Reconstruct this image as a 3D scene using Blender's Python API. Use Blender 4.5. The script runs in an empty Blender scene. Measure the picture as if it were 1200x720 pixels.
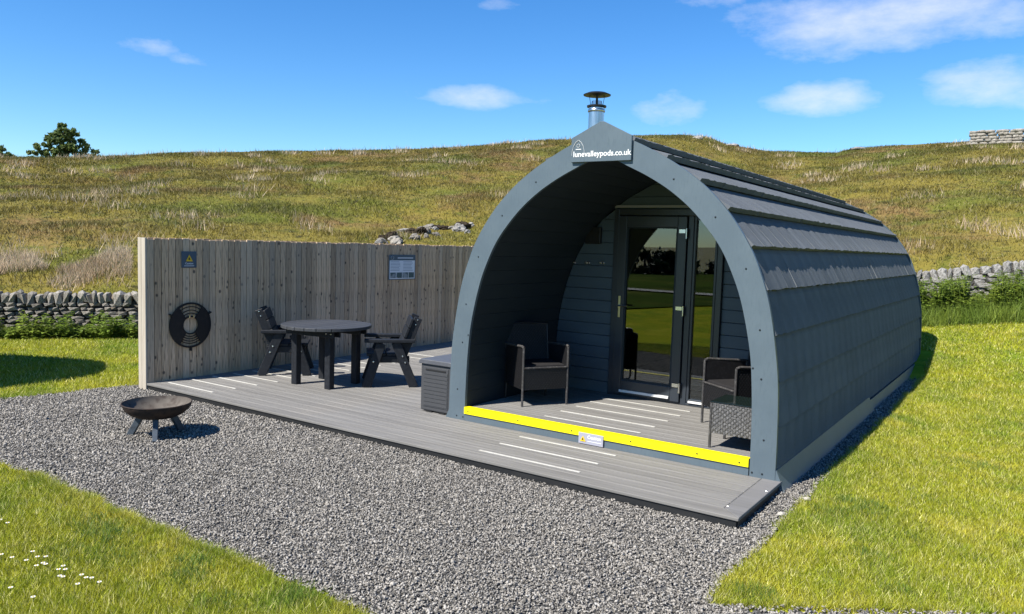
import bpy, bmesh, math, random
import numpy as np
from mathutils import Vector, Matrix
random.seed(7); rng = np.random.default_rng(11)
R = math.radians
S = bpy.context.scene; COL = S.collection

# ------------------------------------------------------------ camera, sky, sun, exposure
CAM = (3.3856, -6.3923, 1.8696)
camd = bpy.data.cameras.new('camera'); cam = bpy.data.objects.new('camera', camd); COL.objects.link(cam)
camd.sensor_width = 36.0; camd.sensor_fit = 'HORIZONTAL'; camd.lens = 904.615/1200*36
camd.clip_start = .05; camd.clip_end = 9000
yaw, pitch, roll = -.5978, .0817, .0317
F = Vector((math.sin(yaw)*math.cos(pitch), math.cos(yaw)*math.cos(pitch), -math.sin(pitch)))
Rr = Vector((math.cos(yaw), -math.sin(yaw), 0)); U = Rr.cross(F)
R2 = Rr*math.cos(roll)+U*math.sin(roll); U2 = U*math.cos(roll)-Rr*math.sin(roll)
cam.matrix_world = Matrix(((R2.x, U2.x, -F.x, CAM[0]), (R2.y, U2.y, -F.y, CAM[1]), (R2.z, U2.z, -F.z, CAM[2]), (0, 0, 0, 1)))
S.camera = cam

SUN = Vector((-.211, -.610, .772)).normalized()      # towards the sun
sd = bpy.data.lights.new('sun', 'SUN'); sd.energy = 5.0; sd.angle = R(.53); sd.color = (1, .95, .87)
so = bpy.data.objects.new('sun', sd); COL.objects.link(so)
so.rotation_euler = SUN.to_track_quat('Z', 'Y').to_euler(); so.location = (-10, -30, 40)

W = bpy.data.worlds.new('World'); S.world = W; W.use_nodes = True
nt = W.node_tree; nt.nodes.clear(); N = nt.nodes.new; LK = nt.links.new
wo = N('ShaderNodeOutputWorld'); bg = N('ShaderNodeBackground'); bg.inputs[1].default_value = .073
sky = N('ShaderNodeTexSky'); sky.sky_type = 'NISHITA'; sky.sun_disc = False
sky.sun_elevation = math.asin(SUN.z); sky.sun_rotation = math.atan2(SUN.x, SUN.y)
sky.air_density = 1.0; sky.dust_density = 0.0; sky.ozone_density = 1.1; sky.altitude = 250
hsv = N('ShaderNodeHueSaturation'); hsv.inputs['Saturation'].default_value = 1.36; hsv.inputs['Value'].default_value = 1.2
LK(sky.outputs[0], hsv.inputs['Color'])
geo = N('ShaderNodeNewGeometry')     # incoming = -direction
tc = N('ShaderNodeTexCoord')
sep = N('ShaderNodeSeparateXYZ'); LK(tc.outputs['Generated'], sep.inputs[0])
def wm(op, a, b=None, c=None, clamp=False):
    n = N('ShaderNodeMath'); n.operation = op; n.use_clamp = clamp
    for i, v in enumerate((a, b, c)):
        if v is None: continue
        if isinstance(v, (int, float)): n.inputs[i].default_value = v
        else: LK(v, n.inputs[i])
    return n.outputs[0]
az = wm('ARCTAN2', sep.outputs[0], sep.outputs[1])           # radians, 0 = +y, + towards +x
hor = wm('SQRT', wm('ADD', wm('MULTIPLY', sep.outputs[0], sep.outputs[0]), wm('MULTIPLY', sep.outputs[1], sep.outputs[1])))
el = wm('ARCTAN2', sep.outputs[2], hor)
cmb = N('ShaderNodeCombineXYZ'); LK(az, cmb.inputs[0]); LK(wm('MULTIPLY', el, 2.2), cmb.inputs[1])
n1 = N('ShaderNodeTexNoise'); n1.inputs['Scale'].default_value = 13; n1.inputs['Detail'].default_value = 9; n1.inputs['Roughness'].default_value = .62
LK(cmb.outputs[0], n1.inputs['Vector'])
n2 = N('ShaderNodeTexNoise'); n2.inputs['Scale'].default_value = 3.1; n2.inputs['Detail'].default_value = 6
LK(cmb.outputs[0], n2.inputs['Vector'])
# clouds: (azimuth deg, elevation deg, half width deg, half height deg, strength); the small fair-weather clouds of the place, all round
CL = [(-37.3, 10.4, 4.9, .8, .66), (-23.4, 9.9, 2.6, 1.2, .62), (-13.3, 10.4, 3.7, 1.2, .80), (-3.2, 10.7, 4.4, 1.6, .72),
      (-9.5, 15.2, 9.0, 1.9, .86), (-13.5, 13.9, 3.6, 1.2, .62), (-59.5, 11.9, 2.0, .6, .45), (-56.8, 11.5, 1.8, .5, .42), (-35.6, 16.7, 2.2, .5, .5), (-21.6, 17.0, 3, .7, .45),
      (14, 12, 9, 2.2, .9), (33, 15, 11, 2.5, .9), (58, 11, 8, 1.6, .7), (95, 14, 10, 2.2, .8), (-92, 13, 9, 1.8, .7),
      (-120, 11, 8, 1.6, .8), (-150, 15, 11, 2.6, .8), (178, 12, 9, 2, .8), (140, 14, 10, 2.4, .8), (-165, 26, 10, 3, .7), (60, 30, 10, 3, .7), (-80, 32, 9, 3, .6)]
mask = None
for a, e, wx, wy, st in CL:
    dx = wm('DIVIDE', wm('SUBTRACT', az, R(a)), R(wx)); dy = wm('DIVIDE', wm('SUBTRACT', el, R(e)), R(wy))
    d2 = wm('ADD', wm('MULTIPLY', dx, dx), wm('MULTIPLY', dy, dy))
    m = wm('MULTIPLY', wm('SUBTRACT', 1.0, wm('MULTIPLY', d2, .5), clamp=True), st)
    mask = m if mask is None else wm('MAXIMUM', mask, m)
dens = wm('SUBTRACT', wm('ADD', wm('MULTIPLY', mask, 1.05), wm('ADD', wm('MULTIPLY', n1.outputs[0], 1.25), wm('MULTIPLY', n2.outputs[0], .35))), 1.12)
dens = wm('MULTIPLY', dens, 1.15, clamp=True)
dens = wm('MULTIPLY', dens, wm('GREATER_THAN', mask, .001))
dens = wm('MULTIPLY', dens, .75)
tint = N('ShaderNodeMix'); tint.data_type = 'RGBA'; tint.blend_type = 'MULTIPLY'; tint.inputs['Factor'].default_value = 1
LK(hsv.outputs[0], tint.inputs['A']); tint.inputs['B'].default_value = (.70, .90, 1.10, 1)
mx = N('ShaderNodeMix'); mx.data_type = 'RGBA'; LK(dens, mx.inputs['Factor']); LK(tint.outputs['Result'], mx.inputs['A'])
mx.inputs['B'].default_value = (7.6, 7.7, 8.3, 1)
LK(mx.outputs['Result'], bg.inputs[0]); LK(bg.outputs[0], wo.inputs[0])

S.view_settings.view_transform = 'Standard'; S.view_settings.look = 'None'; S.view_settings.exposure = .95; S.view_settings.gamma = 1
S.view_settings.use_curve_mapping = False
S.render.engine = 'CYCLES'
S.render.resolution_x = 1024; S.render.resolution_y = 614

# ------------------------------------------------------------ helpers
def mat(name, base, rough=.8, noise=None, spec=.3, bump=None, metal=0, coat=0, coords='Object'):
    """noise: list of (scale, colour, lo, hi, detail, vec_scale); bump: (scale, strength, distance, vec_scale)"""
    base = tuple(v*.82 for v in base) if metal < .5 else base; noise = [(a_, tuple(v*.82 for v in c_), *r_) for a_, c_, *r_ in (noise or [])]
    m = bpy.data.materials.new(name); m.use_nodes = True; t = m.node_tree; b = t.nodes['Principled BSDF']
    b.inputs['Roughness'].default_value = rough; b.inputs['Specular IOR Level'].default_value = spec; b.inputs['Metallic'].default_value = metal
    b.inputs['Coat Weight'].default_value = coat
    b.inputs['Base Color'].default_value = (*base, 1)
    tc = t.nodes.new('ShaderNodeTexCoord')
    def vec(vs):
        mp = t.nodes.new('ShaderNodeMapping'); mp.inputs['Scale'].default_value = vs; t.links.new(tc.outputs[coords], mp.inputs[0]); return mp.outputs[0]
    cur = None
    for i, (sc, colr, lo, hi, det, vs) in enumerate(noise or []):
        n = t.nodes.new('ShaderNodeTexNoise'); n.inputs['Scale'].default_value = sc; n.inputs['Detail'].default_value = det
        t.links.new(vec(vs), n.inputs['Vector'])
        r = t.nodes.new('ShaderNodeMapRange'); r.inputs[1].default_value = lo; r.inputs[2].default_value = hi; t.links.new(n.outputs[0], r.inputs[0])
        x = t.nodes.new('ShaderNodeMix'); x.data_type = 'RGBA'; t.links.new(r.outputs[0], x.inputs['Factor'])
        if cur is None: x.inputs['A'].default_value = (*base, 1)
        else: t.links.new(cur, x.inputs['A'])
        x.inputs['B'].default_value = (*colr, 1); cur = x.outputs['Result']
    if cur is not None: t.links.new(cur, b.inputs['Base Color'])
    if bump:
        sc, st, dist, vs = bump
        n = t.nodes.new('ShaderNodeTexNoise'); n.inputs['Scale'].default_value = sc; n.inputs['Detail'].default_value = 5; t.links.new(vec(vs), n.inputs['Vector'])
        bp = t.nodes.new('ShaderNodeBump'); bp.inputs['Strength'].default_value = st; bp.inputs['Distance'].default_value = dist
        t.links.new(n.outputs[0], bp.inputs['Height']); t.links.new(bp.outputs[0], b.inputs['Normal'])
    return m
def vary(m, amount=.25, tint=None, by='object'):
    """vary the colour from piece to piece"""
    t = m.node_tree; b = t.nodes['Principled BSDF']
    if by == 'object': o = t.nodes.new('ShaderNodeObjectInfo').outputs['Random']
    elif by == 'index':
        dv = t.nodes.new('ShaderNodeMath'); dv.operation = 'DIVIDE'; dv.inputs[1].default_value = 1000; t.links.new(t.nodes.new('ShaderNodeObjectInfo').outputs['Object Index'], dv.inputs[0]); o = dv.outputs[0]
    else: o = t.nodes.new('ShaderNodeNewGeometry').outputs['Random Per Island']
    r = t.nodes.new('ShaderNodeMapRange'); r.inputs[3].default_value = 1-amount; r.inputs[4].default_value = 1+amount; t.links.new(o, r.inputs[0])
    h = t.nodes.new('ShaderNodeHueSaturation'); t.links.new(r.outputs[0], h.inputs['Value'])
    src = b.inputs['Base Color']
    if src.is_linked:
        t.links.new(src.links[0].from_socket, h.inputs['Color'])
    else: h.inputs['Color'].default_value = src.default_value
    cur = h.outputs[0]
    if tint:
        w = t.nodes.new('ShaderNodeTexWhiteNoise'); w.noise_dimensions = '1D'; t.links.new(o, w.inputs['W'])
        r2 = t.nodes.new('ShaderNodeMapRange'); r2.inputs[1].default_value = tint[1]; r2.inputs[2].default_value = tint[2]; t.links.new(w.outputs[0], r2.inputs[0])
        x = t.nodes.new('ShaderNodeMix'); x.data_type = 'RGBA'; t.links.new(r2.outputs[0], x.inputs['Factor']); t.links.new(cur, x.inputs['A']); x.inputs['B'].default_value = (*tint[0], 1)
        cur = x.outputs['Result']
    t.links.new(cur, b.inputs['Base Color']); return m
one = (1, 1, 1)

class MB:
    def __init__(s): s.v = []; s.f = []
    def add(s, vs, fs):
        k = len(s.v); s.v += [tuple(v) for v in vs]; s.f += [tuple(i+k for i in f) for f in fs]; return s
    def box(s, x0, x1, y0, y1, z0, z1):
        return s.add([(x0,y0,z0),(x1,y0,z0),(x1,y1,z0),(x0,y1,z0),(x0,y0,z1),(x1,y0,z1),(x1,y1,z1),(x0,y1,z1)],
                     [(0,3,2,1),(4,5,6,7),(0,1,5,4),(1,2,6,5),(2,3,7,6),(3,0,4,7)])
    def prism(s, pts, a, b, axis='y'):
        """polygon pts (2D) extruded from a to b; axis y: pts=(x,z); x: pts=(y,z); z: pts=(x,y)"""
        def P(p, t): return (p[0], t, p[1]) if axis == 'y' else ((t, p[0], p[1]) if axis == 'x' else (p[0], p[1], t))
        n = len(pts)
        return s.add([P(p, a) for p in pts]+[P(p, b) for p in pts],
                     [tuple(range(n)), tuple(range(2*n-1, n-1, -1))]+[(i, i+n, (i+1) % n+n, (i+1) % n) for i in range(n)])
    def beam(s, a, b, w, h, up=(0, 0, 1)):
        a = Vector(a); b = Vector(b); d = (b-a).normalized(); sd = d.cross(Vector(up))
        if sd.length < 1e-4: sd = Vector((1, 0, 0))
        sd.normalize(); u = sd.cross(d)
        c = [(-w/2, -h/2), (w/2, -h/2), (w/2, h/2), (-w/2, h/2)]
        vs = [a+sd*x+u*y for x, y in c]+[b+sd*x+u*y for x, y in c]
        return s.add(vs, [(0,3,2,1),(4,5,6,7),(0,1,5,4),(1,2,6,5),(2,3,7,6),(3,0,4,7)])
    def tube(s, pts, r, n=8, cap=True):
        pts = [Vector(p) for p in pts]; rs = r if isinstance(r, (list, tuple)) else [r]*len(pts); k = len(s.v); ref = None
        for i, p in enumerate(pts):
            d = (pts[min(i+1, len(pts)-1)]-pts[max(i-1, 0)]).normalized()
            if ref is None: ref = Vector((0, 0, 1)) if abs(d.z) < .9 else Vector((1, 0, 0))
            a = d.cross(ref).normalized(); b = d.cross(a)
            for j in range(n):
                t = 2*math.pi*j/n; s.v.append(tuple(p+(a*math.cos(t)+b*math.sin(t))*rs[i]))
        for i in range(len(pts)-1):
            for j in range(n):
                s.f.append((k+i*n+j, k+i*n+(j+1) % n, k+(i+1)*n+(j+1) % n, k+(i+1)*n+j))
        if cap: s.f.append(tuple(k+j for j in range(n-1, -1, -1))); s.f.append(tuple(k+(len(pts)-1)*n+j for j in range(n)))
        return s
    def lathe(s, prof, n=40, c=(0, 0, 0)):
        k = len(s.v)
        for r, z in prof:
            for j in range(n):
                t = 2*math.pi*j/n; s.v.append((c[0]+r*math.cos(t), c[1]+r*math.sin(t), c[2]+z))
        for i in range(len(prof)-1):
            for j in range(n):
                s.f.append((k+i*n+j, k+i*n+(j+1) % n, k+(i+1)*n+(j+1) % n, k+(i+1)*n+j))
        return s
    def mesh(s, name, m, smooth=False, bevel=0, seg=2):
        me = bpy.data.meshes.new(name); me.from_pydata(s.v, [], s.f); me.validate()
        bm = bmesh.new(); bm.from_mesh(me); bmesh.ops.recalc_face_normals(bm, faces=bm.faces)
        if bevel:
            bmesh.ops.bevel(bm, geom=[e for e in bm.edges if len(e.link_faces) == 2 and e.calc_face_angle(0) > R(35)], offset=bevel, segments=seg, affect='EDGES', profile=.5, clamp_overlap=True)
        if smooth:
            for f in bm.faces: f.smooth = True
        bm.to_mesh(me); bm.free(); me.materials.append(m)
        if smooth and hasattr(me, 'set_sharp_from_angle'): me.set_sharp_from_angle(angle=R(40))
        return me
    def build(s, name, m, parent=None, smooth=False, bevel=0, seg=2):
        return link(name, s.mesh(name, m, smooth, bevel, seg), parent)
def link(name, me, parent=None, loc=(0, 0, 0), rz=0):
    o = bpy.data.objects.new(name, me); COL.objects.link(o)
    if parent: o.parent = parent
    o.location = loc; o.rotation_euler[2] = rz
    return o
def tag(o, label=None, cat=None, group=None, kind=None):
    if label: o['label'] = label
    if cat: o['category'] = cat
    if group: o['group'] = group
    if kind: o['kind'] = kind
    return o
def thing(name, label, cat, loc=(0, 0, 0), rz=0, group=None):
    return tag(link(name, None, None, loc, rz), label, cat, group)
def copy_tree(o, parent=None):
    c = o.copy(); COL.objects.link(c); c.parent = parent
    for ch in [x for x in o.children]: copy_tree(ch, c)
    return c
def np_mesh(name, verts, faces, m, parent=None, kind=None):
    """faces: (n, k) int array"""
    me = bpy.data.meshes.new(name); nv = len(verts); nf, k = faces.shape
    me.vertices.add(nv); me.vertices.foreach_set('co', np.ascontiguousarray(verts, np.float32).ravel())
    me.loops.add(nf*k); me.loops.foreach_set('vertex_index', np.ascontiguousarray(faces, np.int32).ravel())
    me.polygons.add(nf); me.polygons.foreach_set('loop_start', np.arange(0, nf*k, k, dtype=np.int32)); me.polygons.foreach_set('loop_total', np.full(nf, k, np.int32))
    me.update(calc_edges=True); me.materials.append(m)
    o = link(name, me, parent)
    if kind: o['kind'] = kind
    return o
def text_mesh(name, body, size, m, parent, M, extrude=.001, bold=0, align='LEFT', spacing=1.0):
    cu = bpy.data.curves.new(name, 'FONT'); cu.body = body; cu.size = size; cu.extrude = extrude; cu.offset = bold; cu.align_x = align; cu.space_character = spacing
    cu.resolution_u = 3
    tmp = bpy.data.objects.new('tmp', cu); COL.objects.link(tmp); dg = bpy.context.evaluated_depsgraph_get(); dg.update()
    me = bpy.data.meshes.new_from_object(tmp.evaluated_get(dg)); bpy.data.objects.remove(tmp); bpy.data.curves.remove(cu)
    me.materials.clear(); me.materials.append(m); me.name = name
    o = link(name, me, parent); o.matrix_local = M; return o
def lerp_tab(x, tab):
    return np.interp(x, [t[0] for t in tab], [t[1] for t in tab])
def fbm(x, y, seed=0, octs=4, f=1.0):
    r = np.random.default_rng(seed); out = 0; a = 1.0; tot = 0
    for o in range(octs):
        for k in range(4):
            th = r.uniform(0, 6.283); ph = r.uniform(0, 6.283); ff = f*(2.03**o)*r.uniform(.75, 1.3)
            out = out+a*np.sin((x*math.cos(th)+y*math.sin(th))*ff+ph+1.7*np.sin((y*math.cos(th)-x*math.sin(th))*ff*.61+ph*2))/4
        tot += a; a *= .52
    return out/tot*1.6

# ------------------------------------------------------------ materials
M = {}
M['paint'] = mat('grey blue paint', (.098, .132, .156), .42, [(3, (.115, .152, .175), .35, .7, 6, one), (60, (.095, .128, .15), .5, .75, 2, (1, 1, .2))], .4, (90, .15, .002, one))
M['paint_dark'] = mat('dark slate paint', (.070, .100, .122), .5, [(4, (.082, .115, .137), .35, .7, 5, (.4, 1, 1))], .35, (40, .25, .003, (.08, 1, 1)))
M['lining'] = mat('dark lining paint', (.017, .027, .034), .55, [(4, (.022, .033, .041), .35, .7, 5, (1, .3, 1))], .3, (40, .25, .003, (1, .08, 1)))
M['upvc'] = mat('anthracite upvc', (.03, .037, .047), .32, [(2, (.036, .044, .055), .4, .7, 3, one)], .5)
M['shingle'] = vary(mat('felt shingle', (.150, .165, .180), .92, [(420, (.05, .055, .062), .5, .66, 2, one), (3, (.168, .182, .196), .4, .75, 4, one)], .03, (300, .6, .003, one)), .05)
M['shingle_m'] = mat('felt shingle far', (.135, .150, .165), .92, [(420, (.05, .052, .056), .45, .62, 2, one)], .2)
M['steel'] = mat('brushed steel', (.62, .62, .62), .28, [(30, (.5, .5, .5), .4, .7, 3, (1, 1, .1))], .5, None, 1)
M['chrome'] = mat('satin nickel', (.72, .70, .66), .25, None, .5, None, 1)
M['brass'] = mat('tarnished brass', (.55, .47, .27), .35, None, .5, None, 1)
M['black_metal'] = mat('black metal', (.012, .012, .013), .45, [(20, (.025, .02, .018), .5, .7, 3, one)], .4)
M['screw'] = mat('screw head', (.05, .055, .06), .35, None, .5, None, .8)
M['yellow'] = mat('yellow safety paint', (.93, .80, .002), .5, [(9, (.85, .70, .01), .5, .8, 5, (1, 3, 3))], .35, (60, .1, .002, one))
M['white'] = mat('white plastic', (.82, .82, .80), .5)
M['grip'] = vary(mat('pale grip insert', (.60, .585, .53), .85, [(60, (.42, .41, .37), .45, .7, 4, (1, 4, 1)), (5, (.45, .43, .38), .5, .75, 4, one)], .2), .06)
def deck_mat(name, a, b, spots):
    m = mat(name, a, .72, [(1.6, b, .35, .7, 5, (.5, 5, 5)), (22, tuple(v*.8 for v in a), .45, .75, 4, (.05, 1, 1)), (.8, spots, .55, .8, 4, one)], .3)
    t = m.node_tree; bs = t.nodes['Principled BSDF']; tc = t.nodes.new('ShaderNodeTexCoord'); w = t.nodes.new('ShaderNodeTexWave'); w.wave_type = 'BANDS'; w.bands_direction = 'Y'
    w.inputs['Scale'].default_value = 32; w.inputs['Distortion'].default_value = .15
    t.links.new(tc.outputs['Object'], w.inputs['Vector']); bp = t.nodes.new('ShaderNodeBump'); bp.inputs['Strength'].default_value = .55; bp.inputs['Distance'].default_value = .004
    t.links.new(w.outputs['Fac'], bp.inputs['Height']); t.links.new(bp.outputs[0], bs.inputs['Normal'])
    return vary(m, .09)
M['deck'] = deck_mat('grey composite decking', (.205, .197, .182), (.262, .253, .236), (.232, .216, .19))
M['deck_edge'] = deck_mat('dark composite edging', (.16, .157, .15), (.21, .205, .2), (.18, .175, .17))
M['deck_black'] = mat('black deck fascia', (.018, .019, .02), .55, [(12, (.03, .03, .03), .5, .7, 4, (.2, 1, 1))], .3)
fence = mat('weathered fence timber', (.66, .455, .28), .86, [(5, (.78, .57, .375), .35, .7, 6, (3, 3, .25)), (26, (.20, .145, .095), .50, .68, 5, (4, 4, .18)), (1.1, (.37, .31, .24), .45, .75, 4, one)], .15, (30, .4, .004, (4, 4, .2)))
def knots(m):
    t = m.node_tree; b = t.nodes['Principled BSDF']; tc = t.nodes.new('ShaderNodeTexCoord'); mp = t.nodes.new('ShaderNodeMapping'); mp.inputs['Scale'].default_value = (9, 9, 7)
    oi = t.nodes.new('ShaderNodeObjectInfo'); cb = t.nodes.new('ShaderNodeCombineXYZ'); mu = t.nodes.new('ShaderNodeMath'); mu.operation = 'MULTIPLY'; mu.inputs[1].default_value = 80
    t.links.new(oi.outputs['Random'], mu.inputs[0]); t.links.new(mu.outputs[0], cb.inputs[2]); t.links.new(cb.outputs[0], mp.inputs['Location'])
    t.links.new(tc.outputs['Object'], mp.inputs[0]); v = t.nodes.new('ShaderNodeTexVoronoi'); v.inputs['Scale'].default_value = 1; t.links.new(mp.outputs[0], v.inputs['Vector'])
    r = t.nodes.new('ShaderNodeMapRange'); r.inputs[1].default_value = .11; r.inputs[2].default_value = .21; r.inputs[3].default_value = .85; r.inputs[4].default_value = 0; t.links.new(v.outputs['Distance'], r.inputs[0])
    x = t.nodes.new('ShaderNodeMix'); x.data_type = 'RGBA'; t.links.new(r.outputs[0], x.inputs['Factor']); t.links.new(b.inputs['Base Color'].links[0].from_socket, x.inputs['A']); x.inputs['B'].default_value = (.05, .042, .038, 1)
    t.links.new(x.outputs['Result'], b.inputs['Base Color']); return m
M['fence'] = vary(knots(fence), .30, ((.44, .36, .27), .45, 1.5), 'index')
M['fence_end'] = vary(mat('pale fence post timber', (.50, .45, .37), .85, [(5, (.42, .37, .30), .4, .7, 6, (3, 3, .25)), (24, (.30, .26, .2), .6, .75, 5, (4, 4, .2))], .15, (30, .4, .004, (4, 4, .2))), .08)
M['plastic'] = vary(mat('black recycled plastic', (.014, .016, .020), .55, [(30, (.022, .025, .030), .45, .7, 4, one)], .25, (60, .3, .003, one)), .15)
M['plastic_top'] = vary(mat('grey weathered plastic boards', (.042, .045, .05), .6, [(14, (.065, .068, .073), .4, .7, 5, (1, 6, 1))], .35, (60, .3, .003, one)), .12)
M['box'] = mat('dark grey storage plastic', (.058, .060, .064), .5, [(40, (.072, .074, .078), .45, .7, 3, (1, 1, 6))], .4, (80, .2, .002, (1, 1, 5)))
M['box_lid'] = mat('slate storage lid', (.095, .10, .112), .45, [(20, (.115, .12, .132), .45, .7, 3, one)], .4)
M['rust'] = mat('rusty steel bowl', (.035, .024, .02), .75, [(7, (.07, .042, .03), .45, .7, 6, one), (24, (.018, .015, .014), .5, .68, 5, one)], .3, (40, .4, .004, one))
M['ash'] = mat('sooty bowl inside', (.10, .085, .07), .8, [(6, (.17, .15, .125), .4, .7, 6, one), (18, (.07, .055, .045), .5, .7, 5, one)], .25)
M['leg_steel'] = mat('grey steel leg', (.085, .105, .125), .5, [(20, (.05, .058, .066), .5, .75, 4, one)], .5, None, .3)
M['kerb'] = mat('pale stone edging', (.52, .48, .42), .9, [(14, (.40, .37, .31), .45, .7, 5, one)], .15, (60, .5, .006, one))
M['sign_plate'] = mat('slate blue sign plate', (.075, .11, .15), .4, [(6, (.085, .12, .16), .4, .7, 3, one)], .4)
M['sign_grey'] = mat('pale lilac sign plate', (.38, .38, .44), .45)
M['sign_pale'] = mat('pale blue notice paper', (.86, .89, .92), .55)
M['sign_head'] = mat('dark notice header', (.10, .14, .17), .5)
M['ink'] = mat('grey print', (.30, .36, .44), .6)
M['ink_dark'] = mat('black print', (.02, .02, .02), .6)
M['photo_a'] = mat('printed photo', (.07, .12, .13), .5, [(8, (.30, .34, .36), .5, .6, 3, one)])
M['amber'] = mat('yellow warning print', (.85, .55, .03), .5)
# gravel, stones
M['gravel_bed'] = mat('gravel bed', (.15, .147, .14), .95, [(90, (.05, .05, .048), .42, .6, 3, one), (40, (.24, .235, .225), .55, .7, 3, one)], .15, (110, 1, .012, one))
M['chips'] = vary(mat('grey slate chippings', (.268, .250, .222), .8, [(1.3, (.305, .284, .25), .4, .7, 4, one)], .12), .60, ((.44, .425, .39), .85, 1.15), 'island')
wall_stone = mat('limestone', (.25, .225, .185), .92, [(5, (.37, .345, .30), .4, .65, 6, one), (13, (.10, .095, .085), .52, .7, 5, one), (2.2, (.17, .165, .125), .55, .75, 4, one)], .15, (22, .9, .02, one))
M['stone'] = vary(wall_stone, .42, ((.36, .27, .16), .8, 1.4))
M['stone_pale'] = vary(mat('pale lichen limestone', (.30, .285, .26), .92, [(6, (.46, .44, .41), .45, .65, 6, one), (11, (.10, .095, .085), .5, .64, 5, one)], .15, (22, .9, .02, one)), .25)
M['wall_core'] = mat('dark wall core', (.045, .042, .036), .95)
M['bark'] = mat('bark', (.09, .07, .05), .9, [(12, (.05, .04, .03), .4, .7, 5, (3, 3, .5))], .1, (20, .8, .02, one))

def grass_mat(name, cols, fieldscale=1.0, transl=.35, straw=None, isl=.35, spec=.25):
    """cols: two field colours; random per blade value; straw = (colour, share)"""
    cols = [(tuple(v*.82 for v in c_), *r_) for c_, *r_ in cols]; straw = straw and (tuple(v*.82 for v in straw[0]), straw[1])
    m = bpy.data.materials.new(name); m.use_nodes = True; t = m.node_tree; b = t.nodes['Principled BSDF']; o = t.nodes['Material Output']
    tc = t.nodes.new('ShaderNodeTexCoord'); b.inputs['Roughness'].default_value = .6; b.inputs['Specular IOR Level'].default_value = spec
    cur = None
    for i, (c, sc, lo, hi) in enumerate(cols):
        if i == 0:
            rgb = t.nodes.new('ShaderNodeRGB'); rgb.outputs[0].default_value = (*c, 1); cur = rgb.outputs[0]; continue
        n = t.nodes.new('ShaderNodeTexNoise'); n.inputs['Scale'].default_value = sc*fieldscale; n.inputs['Detail'].default_value = 6; n.inputs['Roughness'].default_value = .6
        mp = t.nodes.new('ShaderNodeMapping'); mp.inputs['Location'].default_value = (i*13.7, i*5.1, 0); t.links.new(tc.outputs['Object'], mp.inputs[0]); t.links.new(mp.outputs[0], n.inputs['Vector'])
        r = t.nodes.new('ShaderNodeMapRange'); r.inputs[1].default_value = lo; r.inputs[2].default_value = hi; t.links.new(n.outputs[0], r.inputs[0])
        x = t.nodes.new('ShaderNodeMix'); x.data_type = 'RGBA'; t.links.new(r.outputs[0], x.inputs['Factor']); t.links.new(cur, x.inputs['A']); x.inputs['B'].default_value = (*c, 1); cur = x.outputs['Result']
    g = t.nodes.new('ShaderNodeNewGeometry')
    if straw:
        w = t.nodes.new('ShaderNodeTexWhiteNoise'); w.noise_dimensions = '1D'; t.links.new(g.outputs['Random Per Island'], w.inputs['W'])
        c = t.nodes.new('ShaderNodeMath'); c.operation = 'LESS_THAN'; c.inputs[1].default_value = straw[1]; t.links.new(w.outputs[0], c.inputs[0])
        x = t.nodes.new('ShaderNodeMix'); x.data_type = 'RGBA'; t.links.new(c.outputs[0], x.inputs['Factor']); t.links.new(cur, x.inputs['A']); x.inputs['B'].default_value = (*straw[0], 1); cur = x.outputs['Result']
    r = t.nodes.new('ShaderNodeMapRange'); r.inputs[3].default_value = 1-isl; r.inputs[4].default_value = 1+isl; t.links.new(g.outputs['Random Per Island'], r.inputs[0])
    h = t.nodes.new('ShaderNodeHueSaturation'); t.links.new(r.outputs[0], h.inputs['Value']); t.links.new(cur, h.inputs['Color'])
    t.links.new(h.outputs[0], b.inputs['Base Color'])
    if transl:
        tr = t.nodes.new('ShaderNodeBsdfTranslucent'); t.links.new(h.outputs[0], tr.inputs['Color']); ms = t.nodes.new('ShaderNodeMixShader'); ms.inputs[0].default_value = transl
        t.links.new(b.outputs[0], ms.inputs[1]); t.links.new(tr.outputs[0], ms.inputs[2]); t.links.new(ms.outputs[0], o.inputs['Surface'])
    return m
LAWN = [((.40, .42, .030), 1, 0, 1), ((.20, .31, .030), .75, .46, .66), ((.54, .50, .055), 1.3, .50, .70), ((.30, .37, .028), 6, .5, .7), ((.58, .53, .08), 11, .58, .75)]
M['lawn_soil'] = grass_mat('mown lawn', [(tuple(v*.75 for v in c), a, b, d) for c, a, b, d in LAWN], 1, 0, None, .35, .0)
M['lawn_blade'] = grass_mat('lawn grass blades', LAWN, 1, .38, ((.72, .68, .27), .16), .5)
M['tuft_blade'] = grass_mat('long green grass', [((.11, .205, .036), 1, 0, 1), ((.17, .27, .045), 3, .45, .65)], 1, .35, ((.3, .32, .07), .06), .4)
HILL = [((.185, .150, .030), 1, 0, 1), ((.118, .126, .020), .16, .48, .62), ((.185, .122, .045), .21, .55, .67), ((.10, .110, .018), 1.1, .52, .68), ((.33, .27, .10), .9, .67, .80), ((.045, .040, .014), 2.3, .57, .70), ((.26, .22, .065), 7.5, .57, .72), ((.055, .056, .014), 5.3, .56, .68)]
M['hill_soil'] = grass_mat('rough moorland', [(tuple(v*.85 for v in c), a, b, d) for c, a, b, d in HILL], 1, 0, None, .35, .05)
M['hill_blade'] = grass_mat('moorland grass blades', HILL, 1, .25, ((.36, .31, .16), .08), .45)
M['straw_blade'] = grass_mat('dry rushes', [((.70, .56, .38), 1, 0, 1), ((.54, .40, .25), .8, .45, .6)], 1, .35, ((.13, .16, .05), .15), .35)
M['nettle'] = grass_mat('nettle leaves', [((.17, .25, .035), 1, 0, 1), ((.26, .33, .05), 1.5, .45, .65)], 1, .35, ((.22, .3, .07), .12), .4)
M['leaf'] = grass_mat('tree leaves', [((.15, .21, .065), 1, 0, 1), ((.22, .28, .09), .35, .45, .6)], 1, .42, ((.09, .12, .03), .15), .35)
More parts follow.
